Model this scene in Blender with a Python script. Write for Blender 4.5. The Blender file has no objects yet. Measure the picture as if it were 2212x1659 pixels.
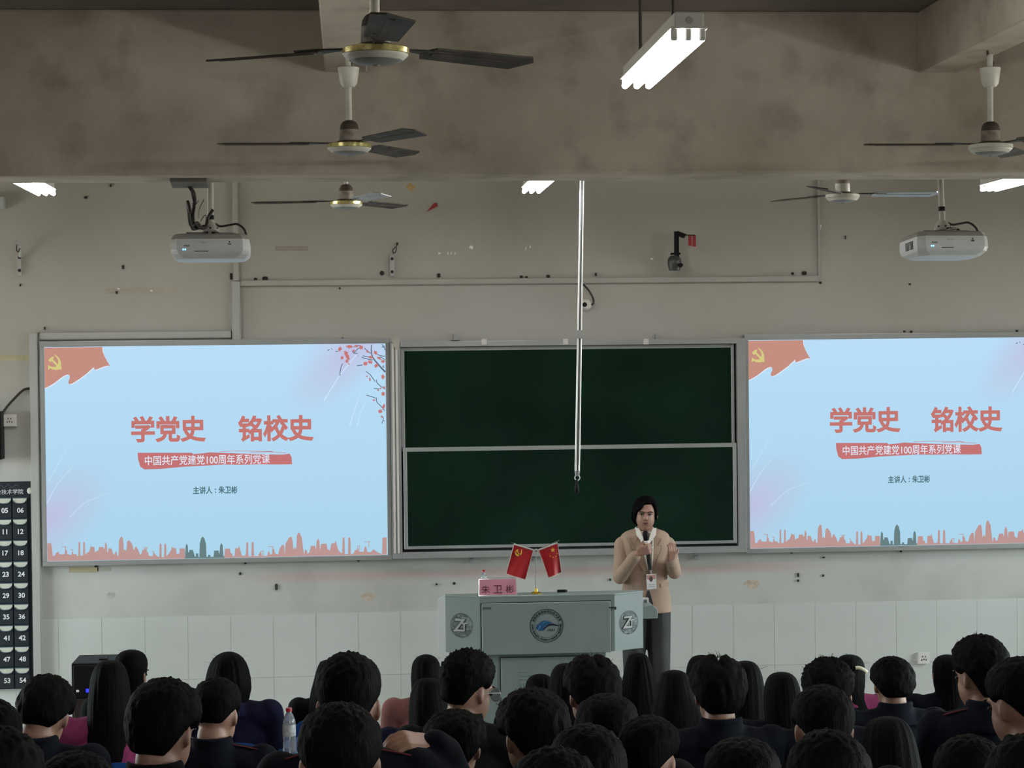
import bpy, bmesh, math, random
from mathutils import Vector, Matrix, noise, Euler

# ------------------------------------------------------------------ camera, light, exposure
scene = bpy.context.scene
COL = scene.collection
IMG_W, IMG_H, FPX = 2212.0, 1659.0, 4300.0
YAW, PITCH, ROLL = 0.081293, -0.015672, -0.011057
HC = 2.575                       # eye height above the teaching platform
CAM = Vector((0, 0, HC))


def cam_axes():
    f = Vector((math.sin(YAW) * math.cos(PITCH), math.cos(YAW) * math.cos(PITCH), math.sin(PITCH)))
    r = Vector((math.cos(YAW), -math.sin(YAW), 0))
    u = r.cross(f)
    c, s = math.cos(ROLL), math.sin(ROLL)
    return c * r + s * u, -s * r + c * u, f


AX_R, AX_U, AX_F = cam_axes()
cd = bpy.data.cameras.new('camera')
cd.sensor_fit = 'HORIZONTAL'
cd.sensor_width = 36.0
cd.lens = 36.0 * FPX / IMG_W
cd.clip_start = 0.05
cd.clip_end = 100
camera = bpy.data.objects.new('camera', cd)
COL.objects.link(camera)
camera.matrix_world = Matrix(((AX_R.x, AX_U.x, -AX_F.x, CAM.x), (AX_R.y, AX_U.y, -AX_F.y, CAM.y),
                              (AX_R.z, AX_U.z, -AX_F.z, CAM.z), (0, 0, 0, 1)))
scene.camera = camera
SKY_STRENGTH = 29.0
world = bpy.data.worlds.new('world')
world.use_nodes = True
_wn = world.node_tree                                  # overcast sky over darker ground
_tc = _wn.nodes.new('ShaderNodeTexCoord')
_sx = _wn.nodes.new('ShaderNodeSeparateXYZ')
_mr = _wn.nodes.new('ShaderNodeMapRange')
_mr.inputs['From Min'].default_value = -0.08
_mr.inputs['From Max'].default_value = 0.08
_mx = _wn.nodes.new('ShaderNodeMix')
_mx.data_type = 'RGBA'
_mx.inputs['A'].default_value = (0.36, 0.35, 0.31, 1)
_mx.inputs['B'].default_value = (0.88, 0.97, 0.99, 1)
_wn.links.new(_tc.outputs['Generated'], _sx.inputs[0])
_wn.links.new(_sx.outputs['Z'], _mr.inputs['Value'])
_wn.links.new(_mr.outputs['Result'], _mx.inputs['Factor'])
_wn.links.new(_mx.outputs['Result'], _wn.nodes['Background'].inputs[0])
world.node_tree.nodes['Background'].inputs[1].default_value = SKY_STRENGTH
scene.world = world
scene.view_settings.view_transform = 'Standard'
scene.view_settings.look = 'None'
scene.view_settings.exposure = 0.0
scene.view_settings.gamma = 1.0
scene.view_settings.use_curve_mapping = False
TUBE_STRENGTH = 64.0

DW = 14.25                        # distance to the front wall
CEIL = HC + 1.712
BEAM_Y0, BEAM_Y1, BEAM_Z = 9.95, 10.35, HC + 0.893
RIB_Z = HC + 1.402
X_LEFT, X_RIGHT, Y_BACK = -6.3, 8.2, -2.0


def W(px, py, Y):
    """photograph pixel -> world point on the plane y = Y"""
    d = AX_R * ((px - IMG_W / 2) / FPX) - AX_U * ((py - IMG_H / 2) / FPX) + AX_F
    return CAM + d * (Y / d.y)


def S(Y):
    return FPX / Y


# ------------------------------------------------------------------ helpers
TMP = bpy.data.scenes.new('evaluation')          # small empty scene in which text and modifiers are turned into meshes


def evaluated_mesh(o):
    TMP.collection.objects.link(o)
    with bpy.context.temp_override(scene=TMP, view_layer=TMP.view_layers[0]):
        dg = bpy.context.evaluated_depsgraph_get()
        me = bpy.data.meshes.new_from_object(o.evaluated_get(dg))
    bpy.data.objects.remove(o)
    return me


def lin(c):
    return tuple(((v / 255.0) / 12.92 if v <= 10 else (((v / 255.0) + 0.055) / 1.055) ** 2.4) for v in c)


MATS = {}


def mat(name, rgb, rough=0.6, metal=0.0, var=0.12, scale=6.0, bump=0.0, spec=0.5, emit=None, alpha=None, trans=0.0):
    """plain procedural material: base colour broken up by noise"""
    if name in MATS:
        return MATS[name]
    m = bpy.data.materials.new(name)
    m.use_nodes = True
    nt = m.node_tree
    b = nt.nodes['Principled BSDF']
    b.inputs['Roughness'].default_value = rough
    b.inputs['Metallic'].default_value = metal
    b.inputs['Specular IOR Level'].default_value = spec
    base = rgb
    tc = nt.nodes.new('ShaderNodeTexCoord')
    nz = nt.nodes.new('ShaderNodeTexNoise')
    nz.inputs['Scale'].default_value = scale
    nz.inputs['Detail'].default_value = 4
    nt.links.new(tc.outputs['Object'], nz.inputs['Vector'])
    rp = nt.nodes.new('ShaderNodeValToRGB')
    rp.color_ramp.elements[0].position = 0.3
    rp.color_ramp.elements[1].position = 0.7
    rp.color_ramp.elements[0].color = (*[max(0, v * (1 - var)) for v in base], 1)
    rp.color_ramp.elements[1].color = (*[min(1, v * (1 + var)) for v in base], 1)
    nt.links.new(nz.outputs['Fac'], rp.inputs['Fac'])
    nt.links.new(rp.outputs['Color'], b.inputs['Base Color'])
    if bump:
        bp = nt.nodes.new('ShaderNodeBump')
        bp.inputs['Strength'].default_value = bump
        bp.inputs['Distance'].default_value = 0.01
        n2 = nt.nodes.new('ShaderNodeTexNoise')
        n2.inputs['Scale'].default_value = scale * 8
        nt.links.new(tc.outputs['Object'], n2.inputs['Vector'])
        nt.links.new(n2.outputs['Fac'], bp.inputs['Height'])
        nt.links.new(bp.outputs['Normal'], b.inputs['Normal'])
    if emit:
        b.inputs['Emission Color'].default_value = (*emit[0], 1)
        b.inputs['Emission Strength'].default_value = emit[1]
    if trans:
        b.inputs['Transmission Weight'].default_value = trans
    MATS[name] = m
    return m


def emat(name, rgb, strength=1.0):
    """light given off by a lamp or by the picture on a screen"""
    if name in MATS:
        return MATS[name]
    m = bpy.data.materials.new(name)
    m.use_nodes = True
    nt = m.node_tree
    nt.nodes.clear()
    o = nt.nodes.new('ShaderNodeOutputMaterial')
    e = nt.nodes.new('ShaderNodeEmission')
    e.inputs[0].default_value = (*rgb, 1)
    e.inputs[1].default_value = strength
    nt.links.new(e.outputs[0], o.inputs[0])
    MATS[name] = m
    return m


def tag(o, label=None, cat=None, group=None, kind=None):
    if label: o['label'] = label
    if cat: o['category'] = cat
    if group: o['group'] = group
    if kind: o['kind'] = kind
    return o


def thing(name, loc, label, cat, group=None, rot=(0, 0, 0)):
    o = bpy.data.objects.new(name, None)
    o.empty_display_size = 0.1
    COL.objects.link(o)
    o.location = loc
    o.rotation_euler = rot
    return tag(o, label, cat, group)


def mesh_from(bm, smooth=False, angle=None):
    me = bpy.data.meshes.new('mesh')
    bm.normal_update()
    bm.to_mesh(me)
    bm.free()
    if smooth:
        for p in me.polygons:
            p.use_smooth = True
        if angle:
            me.set_sharp_from_angle(angle=math.radians(angle))
    return me


def root_of(p):
    v = Vector((0, 0, 0))
    while p is not None:
        v = v + Vector(p.location)
        p = p.parent
    return v


def obj(name, bm, m=None, parent=None, smooth=False, world=False, angle=40):
    """one mesh object; world=True: the shape was drawn in room coordinates"""
    if isinstance(bm, bmesh.types.BMesh):
        if world and parent is not None:
            bmesh.ops.translate(bm, verts=bm.verts, vec=-root_of(parent))
        me = mesh_from(bm, smooth, angle)
    else:
        me = bm
    o = bpy.data.objects.new(name, me)
    me.name = name
    COL.objects.link(o)
    if m is not None and len(me.materials) == 0:
        me.materials.append(m)
    if parent is not None:
        o.parent = parent
    return o


def BM():
    return bmesh.new()


def box(bm, c, s, rot=None):
    r = bmesh.ops.create_cube(bm, size=1.0)
    M = Matrix.Translation(Vector(c)) @ (rot.to_4x4() if rot else Matrix.Identity(4)) @ Matrix.Diagonal((*s, 1))
    bmesh.ops.transform(bm, matrix=M, verts=r['verts'])
    return r['verts']


def box2(bm, a, b):
    a, b = Vector(a), Vector(b)
    return box(bm, (a + b) / 2, [abs(b[i] - a[i]) for i in range(3)])


def bevel(bm, w, seg=2, verts=None):
    es = bm.edges[:] if verts is None else [e for e in bm.edges if e.verts[0] in verts and e.verts[1] in verts]
    bmesh.ops.bevel(bm, geom=es, offset=w, segments=seg, affect='EDGES', profile=0.7)


def cyl(bm, p0, p1, r0, r1=None, seg=16, caps=True):
    p0, p1 = Vector(p0), Vector(p1)
    r1 = r0 if r1 is None else r1
    q = Vector((0, 0, 1)).rotation_difference((p1 - p0).normalized()).to_matrix()
    a, b_ = [], []
    for i in range(seg):
        t = 2 * math.pi * i / seg
        d = q @ Vector((math.cos(t), math.sin(t), 0))
        a.append(bm.verts.new(p0 + d * r0))
        b_.append(bm.verts.new(p1 + d * r1))
    for i in range(seg):
        j = (i + 1) % seg
        bm.faces.new((a[i], a[j], b_[j], b_[i]))
    if caps:
        bm.faces.new(a[::-1])
        bm.faces.new(b_)
    return a + b_


SPHERES = {}


def ball(bm, c, r, seg=16, rings=10, rot=None):
    """ellipsoid (unit sphere outline kept per resolution)"""
    if not hasattr(r, '__len__'):
        r = (r, r, r)
    if (seg, rings) not in SPHERES:
        pts = [Vector((0, 0, 1))]
        for j in range(1, rings):
            th = math.pi * j / rings
            pts += [Vector((math.sin(th) * math.cos(2 * math.pi * i / seg), math.sin(th) * math.sin(2 * math.pi * i / seg), math.cos(th))) for i in range(seg)]
        pts.append(Vector((0, 0, -1)))
        fs = [(0, 1 + i, 1 + (i + 1) % seg) for i in range(seg)]
        for j in range(rings - 2):
            a, b_ = 1 + j * seg, 1 + (j + 1) * seg
            fs += [(a + i, b_ + i, b_ + (i + 1) % seg, a + (i + 1) % seg) for i in range(seg)]
        a, n = 1 + (rings - 2) * seg, len(pts) - 1
        fs += [(a + (i + 1) % seg, a + i, n) for i in range(seg)]
        SPHERES[(seg, rings)] = (pts, fs)
    pts, fs = SPHERES[(seg, rings)]
    c = Vector(c)
    vs = []
    for p in pts:
        q = Vector((p.x * r[0], p.y * r[1], p.z * r[2]))
        vs.append(bm.verts.new(c + (rot @ q if rot else q)))
    for f in fs:
        bm.faces.new([vs[i] for i in f])
    return vs


def lathe(bm, prof, seg=32, c=(0, 0, 0)):
    """profile of (radius, z) turned round the z axis"""
    c = Vector(c)
    rows = []
    for r, z in prof:
        if r < 1e-5:
            rows.append([bm.verts.new(c + Vector((0, 0, z)))])
        else:
            rows.append([bm.verts.new(c + Vector((r * math.cos(2 * math.pi * i / seg), r * math.sin(2 * math.pi * i / seg), z)))
                         for i in range(seg)])
    for a, b in zip(rows[:-1], rows[1:]):
        if len(a) == 1 and len(b) == 1:
            continue
        for i in range(seg):
            j = (i + 1) % seg
            if len(a) == 1:
                bm.faces.new((a[0], b[j], b[i]))
            elif len(b) == 1:
                bm.faces.new((a[i], a[j], b[0]))
            else:
                bm.faces.new((a[i], a[j], b[j], b[i]))
    bmesh.ops.recalc_face_normals(bm, faces=bm.faces)


def prism(bm, pts, depth):
    """closed outline (list of 3d points), pushed back by the vector depth"""
    depth = Vector(depth)
    a = [bm.verts.new(Vector(p)) for p in pts]
    b = [bm.verts.new(Vector(p) + depth) for p in pts]
    n = len(a)
    bm.faces.new(a)
    bm.faces.new(b[::-1])
    for i in range(n):
        j = (i + 1) % n
        bm.faces.new((a[j], a[i], b[i], b[j]))
    bmesh.ops.recalc_face_normals(bm, faces=bm.faces)


def fill(bm, pts):
    """flat outline, convex or not, filled with triangles"""
    f = bm.faces.new([bm.verts.new(p) for p in pts])
    f.normal_update()
    bmesh.ops.triangulate(bm, faces=[f])


def smooth_path(pts, n=6):
    pts = [Vector(p) for p in pts]
    P = [pts[0]] + pts + [pts[-1]]
    out = []
    for i in range(1, len(P) - 2):
        p0, p1, p2, p3 = P[i - 1], P[i], P[i + 1], P[i + 2]
        for k in range(n):
            t = k / n
            out.append(0.5 * ((2 * p1) + (p2 - p0) * t + (2 * p0 - 5 * p1 + 4 * p2 - p3) * t * t + (3 * p1 - p0 - 3 * p2 + p3) * t ** 3))
    out.append(pts[-1])
    return out


def tube(bm, pts, r, seg=8, n=6, r_end=None):
    pts = smooth_path(pts, n)
    rows = []
    up = Vector((0.13, 0.21, 0.97)).normalized()
    for i, p in enumerate(pts):
        t = (pts[min(i + 1, len(pts) - 1)] - pts[max(i - 1, 0)]).normalized()
        a = t.cross(up)
        if a.length < 1e-3:
            a = t.cross(Vector((1, 0, 0)))
        a.normalize()
        b = t.cross(a)
        rr = r if r_end is None else r + (r_end - r) * i / (len(pts) - 1)
        rows.append([bm.verts.new(p + rr * (math.cos(2 * math.pi * k / seg) * a + math.sin(2 * math.pi * k / seg) * b)) for k in range(seg)])
    for x, y in zip(rows[:-1], rows[1:]):
        for k in range(seg):
            j = (k + 1) % seg
            bm.faces.new((x[k], x[j], y[j], y[k]))
    bm.faces.new(rows[0][::-1])
    bm.faces.new(rows[-1])
    bmesh.ops.recalc_face_normals(bm, faces=bm.faces)


def text_bm(body, height=None, width=None, bold=0.0, align='CENTER', shear=0.0, spacing=1.0):
    """lettering as a flat bmesh in the x-z plane, centred, front towards -y"""
    c = bpy.data.curves.new('lettering', 'FONT')
    c.body = body
    c.space_character = spacing
    c.shear = shear
    c.resolution_u = 4
    if bold:
        c.bevel_depth = bold
        c.bevel_resolution = 0
    o = bpy.data.objects.new('lettering', c)
    me = evaluated_mesh(o)
    bpy.data.curves.remove(c)
    bm = BM()
    bm.from_mesh(me)
    bpy.data.meshes.remove(me)
    xs = [v.co.x for v in bm.verts]
    ys = [v.co.y for v in bm.verts]
    x0, x1, y0, y1 = min(xs), max(xs), min(ys), max(ys)
    sy = height / (y1 - y0) if height else width / (x1 - x0)
    sx = width / (x1 - x0) if width else sy
    kz = min(sy, 0.0008 / bold) if bold else 0.0      # keep the thickened letters thin, but never flat on themselves
    for v in bm.verts:
        v.co = Vector(((v.co.x - (x0 + x1) / 2) * sx, -v.co.z * kz, (v.co.y - (y0 + y1) / 2) * sy))
    return bm


def copy_tree(o, parent=None):
    c = o.copy()
    COL.objects.link(c)
    c.parent = parent
    for ch in [x for x in bpy.data.objects if x.parent == o]:
        copy_tree(ch, c)
    return c


# ------------------------------------------------------------------ surface materials
def plaster(name, clean, dirt, dirt_scale=0.7, amount=0.5, streak=True, band=None, upper_tint=None):
    m = bpy.data.materials.new(name)
    m.use_nodes = True
    nt = m.node_tree
    L = nt.links.new
    b = nt.nodes['Principled BSDF']
    b.inputs['Roughness'].default_value = 0.85
    b.inputs['Specular IOR Level'].default_value = 0.2
    tc = nt.nodes.new('ShaderNodeTexCoord')
    n1 = nt.nodes.new('ShaderNodeTexNoise')
    n1.inputs['Scale'].default_value = dirt_scale
    n1.inputs['Detail'].default_value = 7
    n1.inputs['Roughness'].default_value = 0.62
    L(tc.outputs['Object'], n1.inputs['Vector'])
    r1 = nt.nodes.new('ShaderNodeValToRGB')
    r1.color_ramp.elements[0].position = 0.42
    r1.color_ramp.elements[1].position = 0.72
    L(n1.outputs['Fac'], r1.inputs['Fac'])
    mul = nt.nodes.new('ShaderNodeMath')
    mul.operation = 'MULTIPLY'
    mul.inputs[1].default_value = amount
    L(r1.outputs['Color'], mul.inputs[0])
    mix = nt.nodes.new('ShaderNodeMix')
    mix.data_type = 'RGBA'
    mix.inputs['A'].default_value = (*clean, 1)
    mix.inputs['B'].default_value = (*dirt, 1)
    L(mul.outputs[0], mix.inputs['Factor'])
    last = mix.outputs['Result']
    n2 = nt.nodes.new('ShaderNodeTexNoise')      # small spots
    n2.inputs['Scale'].default_value = dirt_scale * 4.5
    n2.inputs['Detail'].default_value = 5
    L(tc.outputs['Object'], n2.inputs['Vector'])
    r2 = nt.nodes.new('ShaderNodeValToRGB')
    r2.color_ramp.elements[0].position = 0.50
    r2.color_ramp.elements[1].position = 0.78
    L(n2.outputs['Fac'], r2.inputs['Fac'])
    m2 = nt.nodes.new('ShaderNodeMath')
    m2.operation = 'MULTIPLY'
    m2.inputs[1].default_value = amount * 0.6
    L(r2.outputs['Color'], m2.inputs[0])
    mixb = nt.nodes.new('ShaderNodeMix')
    mixb.data_type = 'RGBA'
    mixb.inputs['B'].default_value = (*[v * 0.55 for v in dirt], 1)
    L(last, mixb.inputs['A'])
    L(m2.outputs[0], mixb.inputs['Factor'])
    last = mixb.outputs['Result']
    if upper_tint:
        # plaster turns darker and browner towards the ceiling: height range, colour
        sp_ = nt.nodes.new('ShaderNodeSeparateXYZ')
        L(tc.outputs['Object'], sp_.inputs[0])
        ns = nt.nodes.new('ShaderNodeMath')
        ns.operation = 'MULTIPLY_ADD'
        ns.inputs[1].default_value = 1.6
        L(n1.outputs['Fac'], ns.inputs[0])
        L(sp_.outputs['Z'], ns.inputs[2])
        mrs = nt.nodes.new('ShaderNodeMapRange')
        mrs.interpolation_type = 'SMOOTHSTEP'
        mrs.inputs['From Min'].default_value = upper_tint[0] + .8
        mrs.inputs['From Max'].default_value = upper_tint[1] + .8
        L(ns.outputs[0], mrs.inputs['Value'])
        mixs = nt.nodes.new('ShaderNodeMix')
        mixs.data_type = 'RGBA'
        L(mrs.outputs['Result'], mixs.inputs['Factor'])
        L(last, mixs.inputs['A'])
        mixs.inputs['B'].default_value = (*upper_tint[2], 1)
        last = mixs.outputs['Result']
    if band:
        # remains of a painted line: x range, z range, colour
        sep = nt.nodes.new('ShaderNodeSeparateXYZ')
        L(tc.outputs['Object'], sep.inputs[0])
        fac = None
        for axis, lo, hi, soft in (('X', band[0], band[1], 0.25), ('Z', band[2], band[3], 0.03)):
            for edge, sg in ((lo, 1), (hi, -1)):
                mr = nt.nodes.new('ShaderNodeMapRange')
                mr.inputs['From Min'].default_value = edge - soft * sg
                mr.inputs['From Max'].default_value = edge + soft * sg
                L(sep.outputs[axis], mr.inputs['Value'])
                if fac is None:
                    fac = mr.outputs['Result']
                else:
                    mm = nt.nodes.new('ShaderNodeMath')
                    mm.operation = 'MULTIPLY'
                    L(fac, mm.inputs[0])
                    L(mr.outputs['Result'], mm.inputs[1])
                    fac = mm.outputs[0]
        mm = nt.nodes.new('ShaderNodeMath')
        mm.operation = 'MULTIPLY'
        L(fac, mm.inputs[0])
        mm.inputs[1].default_value = band[5]
        mixc = nt.nodes.new('ShaderNodeMix')
        mixc.data_type = 'RGBA'
        L(last, mixc.inputs['A'])
        mixc.inputs['B'].default_value = (*band[4], 1)
        L(mm.outputs[0], mixc.inputs['Factor'])
        last = mixc.outputs['Result']
    L(last, b.inputs['Base Color'])
    bp = nt.nodes.new('ShaderNodeBump')
    bp.inputs['Strength'].default_value = 0.15
    bp.inputs['Distance'].default_value = 0.006
    n3 = nt.nodes.new('ShaderNodeTexNoise')
    n3.inputs['Scale'].default_value = 22
    n3.inputs['Detail'].default_value = 6
    L(tc.outputs['Object'], n3.inputs['Vector'])
    L(n3.outputs['Fac'], bp.inputs['Height'])
    L(bp.outputs['Normal'], b.inputs['Normal'])
    MATS[name] = m
    return m


pb0, pb1 = W(560, 1246, DW), W(1740, 1222, DW)
M_WALL = plaster('wall_plaster', (0.47, 0.485, 0.465), (0.385, 0.365, 0.325), 0.55, 0.5, upper_tint=(1.1, 4.0, (0.365, 0.345, 0.295)),
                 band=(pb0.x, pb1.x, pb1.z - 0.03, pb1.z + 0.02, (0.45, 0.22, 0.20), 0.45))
M_SIDE = plaster('side_wall_plaster', (0.40, 0.38, 0.35), (0.27, 0.24, 0.20), 0.6, 0.5)
M_BEAM = plaster('beam_plaster', (0.58, 0.515, 0.425), (0.33, 0.28, 0.215), 1.1, 0.85)
M_CEIL = plaster('ceiling_plaster', (0.27, 0.225, 0.20), (0.18, 0.145, 0.125), 0.8, 0.6)
M_FLOOR = mat('floor_terrazzo', (0.42, 0.39, 0.34), 0.45, 0, 0.15, 14)
M_TIER = mat('tier_concrete', (0.14, 0.135, 0.13), 0.7, 0, 0.2, 5)
M_TILE = mat('wall_tile_glaze', (0.515, 0.54, 0.52), 0.34, 0, 0.04, 1.2)
M_ALU = mat('aluminium', (0.36, 0.375, 0.37), 0.45, 0.45, 0.06, 3)
M_ALU_D = mat('aluminium_shadowed_slot', (0.05, 0.055, 0.055), 0.5, 0.3, 0.1, 3)  # shade put into the aluminium colour for gaps and slots
M_TRUNK = mat('trunking_plastic', (0.37, 0.38, 0.36), 0.5, 0, 0.05, 2)
M_TRUNK_P = mat('trunking_painted_over', (0.36, 0.345, 0.31), 0.7, 0, 0.08, 2)
M_CHALK = mat('green_chalkboard', (0.0035, 0.0165, 0.0095), 0.75, 0, 0.35, 1.6, spec=0.08)
M_WHITE = mat('white_enamel', (0.62, 0.61, 0.57), 0.4, 0, 0.06, 5)
M_BLACK = mat('black_plastic', (0.007, 0.007, 0.0075), 0.5, 0, 0.2, 8, spec=0.15)
M_DARK = mat('dark_plug', (0.02, 0.018, 0.016), 0.8, 0, 0.3, 20)
M_CABLE = mat('cable_rubber', (0.02, 0.016, 0.013), 0.55, 0, 0.3, 12)
M_RED = mat('red_ribbon', (0.30, 0.02, 0.025), 0.6, 0, 0.15, 10)

# ------------------------------------------------------------------ the room
def struct(name, bm, m, label=None):
    o = obj(name, bm, m)
    tag(o, label, None, None, 'structure')
    return o


WT = 0.25
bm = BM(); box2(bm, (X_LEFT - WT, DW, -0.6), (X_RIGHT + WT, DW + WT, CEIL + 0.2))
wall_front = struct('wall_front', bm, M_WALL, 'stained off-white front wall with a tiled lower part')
WINDOWS = {'left': ((11.0, 13.4),), 'right': ((0.4, 3.0), (4.2, 6.8), (7.8, 9.8), (11.3, 13.3))}  # foremost right opening is added to brighten the low right wall
WIN_Z = (0.95, 2.75)
M_GLASS = bpy.data.materials.new('window_glass')
M_GLASS.use_nodes = True
_n = M_GLASS.node_tree
_n.nodes.clear()
_o = _n.nodes.new('ShaderNodeOutputMaterial'); _t = _n.nodes.new('ShaderNodeBsdfTransparent'); _g = _n.nodes.new('ShaderNodeBsdfGlossy'); _m = _n.nodes.new('ShaderNodeMixShader'); _f = _n.nodes.new('ShaderNodeFresnel')
_t.inputs[0].default_value = (.92, .95, .95, 1)
_g.inputs['Roughness'].default_value = 0.02
_n.links.new(_f.outputs[0], _m.inputs[0]); _n.links.new(_t.outputs[0], _m.inputs[1]); _n.links.new(_g.outputs[0], _m.inputs[2]); _n.links.new(_m.outputs[0], _o.inputs[0])
for side, x0, x1, inn in (('left', X_LEFT - WT, X_LEFT, 1), ('right', X_RIGHT, X_RIGHT + WT, -1)):
    WIN_Y = WINDOWS[side]
    bm = BM()
    box2(bm, (x0, Y_BACK - WT, -0.6), (x1, DW, WIN_Z[0])); box2(bm, (x0, Y_BACK - WT, WIN_Z[1]), (x1, DW, CEIL + 0.2))
    ys = [Y_BACK - WT] + [v for w_ in WIN_Y for v in w_] + [DW]
    for i in range(0, len(ys), 2):
        box2(bm, (x0, ys[i], WIN_Z[0]), (x1, ys[i + 1], WIN_Z[1]))
    struct('wall_' + side, bm, M_SIDE, 'plain plaster side wall with windows, ' + side + ' of the seats')
    for i, (ya, yb) in enumerate(WIN_Y):
        xm = (x0 + x1) / 2
        bm = BM()
        for c_ in (((xm - .03, ya, WIN_Z[0]), (xm + .03, yb, WIN_Z[0] + .05)), ((xm - .03, ya, WIN_Z[1] - .05), (xm + .03, yb, WIN_Z[1])), ((xm - .03, ya, WIN_Z[0]), (xm + .03, ya + .05, WIN_Z[1])),
                   ((xm - .03, yb - .05, WIN_Z[0]), (xm + .03, yb, WIN_Z[1])), ((xm - .025, (ya + yb) / 2 - .03, WIN_Z[0]), (xm + .025, (ya + yb) / 2 + .03, WIN_Z[1]))):
            box2(bm, *c_)
        wn = struct('window_%d' % (i + 1 + (1 if side == 'right' else 0)), bm, M_TRUNK, 'unseen aluminium window in the %s side wall, number %d from the back' % (side, i + 1))
        bm = BM(); vs = [bm.verts.new(v) for v in ((xm, ya, WIN_Z[0]), (xm, yb, WIN_Z[0]), (xm, yb, WIN_Z[1]), (xm, ya, WIN_Z[1]))]; bm.faces.new(vs)
        obj('pane', bm, M_GLASS, wn)
        ld = bpy.data.lights.new('window_portal', 'AREA')
        ld.shape = 'RECTANGLE'; ld.size = yb - ya; ld.size_y = WIN_Z[1] - WIN_Z[0]
        ld.cycles.is_portal = True
        lo = bpy.data.objects.new('window_portal', ld)
        COL.objects.link(lo)
        lo.matrix_world = Matrix(((0, 0, -inn, x0 if inn > 0 else x1), (inn, 0, 0, (ya + yb) / 2), (0, -1, 0, (WIN_Z[0] + WIN_Z[1]) / 2), (0, 0, 0, 1))) if False else Matrix.Translation((x0 + .01 if inn > 0 else x1 - .01, (ya + yb) / 2, (WIN_Z[0] + WIN_Z[1]) / 2)) @ Euler((math.radians(90), 0, math.radians(-90 * inn)), 'XYZ').to_matrix().to_4x4()
bm = BM(); box2(bm, (X_LEFT, Y_BACK - WT, -0.6), (X_RIGHT, Y_BACK, CEIL + 0.2))
struct('wall_back', bm, M_SIDE, 'plain plaster wall behind the seats')
bm = BM(); box2(bm, (X_LEFT, Y_BACK, CEIL), (X_RIGHT, DW, CEIL + 0.2))
struct('ceiling', bm, M_CEIL, 'sooty grey plaster ceiling')
bm = BM(); box2(bm, (X_LEFT, 11.55, -0.6), (X_RIGHT, DW, 0.0))
struct('floor', bm, M_FLOOR, 'beige terrazzo teaching platform in front of the board wall')

bm = BM(); box2(bm, (X_LEFT, BEAM_Y0, BEAM_Z), (X_RIGHT, BEAM_Y1, CEIL))
bevel(bm, 0.012, 2)
struct('ceiling_beam', bm, M_BEAM, 'deep brown-stained plaster beam crossing the whole ceiling')
RIBS = [-2.97, 0.0, 2.985, 5.95]
for i, x in enumerate(RIBS):
    bm = BM(); box2(bm, (x - 0.105 if i != 2 else x - 0.085, Y_BACK, RIB_Z), (x + 0.105 if i != 2 else x + 0.125, BEAM_Y0, CEIL))
    bevel(bm, 0.008, 1)
    struct('ceiling_rib', bm, M_BEAM, ['narrow ceiling beam outside the frame on the left', 'narrow ceiling beam above the nearest fan',
           'narrow ceiling beam at the top right corner', 'narrow ceiling beam outside the frame on the right'][i])
    bm = BM(); box2(bm, (x - 0.105, BEAM_Y1, RIB_Z), (x + 0.105, DW, CEIL))
    struct('ceiling_rib', bm, M_BEAM, 'narrow ceiling beam hidden behind the deep cross beam, number %d from the left' % (i + 1))

# seating tiers: rows of seats stand at these distances and heights
ROWS = {1: (10.6, -0.27), 2: (8.75, -0.03), 3: (7.05, 0.19), 4: (5.6, 0.36), 5: (4.45, 0.47), 6: (3.3, 0.62)}
edges = {1: (9.55, 11.55), 2: (7.9, 9.55), 3: (6.3, 7.9), 4: (4.95, 6.3), 5: (3.8, 4.95), 6: (Y_BACK, 3.8)}
for k, (a, b_) in edges.items():
    bm = BM(); box2(bm, (X_LEFT, a, -0.6), (X_RIGHT, b_, ROWS[k][1]))
    struct('floor_tier', bm, M_TIER, ['front', 'second', 'third', 'fourth', 'fifth', 'rear'][k - 1] + ' step of the stepped concrete seating floor')

# wall tiles: two courses under the plaster, each tile its own piece
tile_top = HC - 1.843
TWD, THT = 0.3016, 0.45
x_joint = W(127, 1400, DW).x
k0 = int((X_LEFT + 2.4 - x_joint) / TWD) - 1
tile_me = {}
for row, (z1, z0) in enumerate(((tile_top, tile_top - THT), (tile_top - THT, 0.0))):
    bm = BM(); box(bm, (0, 0, 0), (TWD - 0.0017, 0.012, z1 - z0 - 0.0017))
    me = mesh_from(bm); me.materials.append(M_TILE); tile_me[row] = me
    for k in range(k0, k0 + 36):
        o = obj('tile', me, None, wall_front)
        o.location = (x_joint + (k + 0.5) * TWD, DW + 0.0030 - (0.0008 if (k * 7 + row * 3) % 5 == 0 else 0), (z0 + z1) / 2)

# plugs, nails and tape scraps left in the wall
def wall_piece(name, px, py, wpx, hpx, m, depth=0.008, rot=0.0):
    p = W(px, py, DW)
    bm = BM()
    if name == 'stain_patch':                          # ragged blotch
        rg = random.Random(int(px))
        prism(bm, [(wpx / S(DW) / 2 * q * math.cos(t), -depth / 2, hpx / S(DW) / 2 * q * math.sin(t)) for t, q in [(2 * math.pi * i / 18, rg.uniform(.65, 1.1)) for i in range(18)]], (0, depth, 0))
    else:
        box(bm, (0, 0, 0), (wpx / S(DW), depth, hpx / S(DW)), Matrix.Rotation(rot, 3, 'Y'))
    if min(wpx, hpx) > 4 and name != 'stain_patch':
        bevel(bm, 0.3 * min(wpx, hpx) / S(DW) * 0.9 if name == 'wall_plug' else 0.0015, 1)
    o = obj(name, bm, m, wall_front)
    o.location = (p.x, DW - depth / 2 + 0.001, p.z)
    return o


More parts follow.
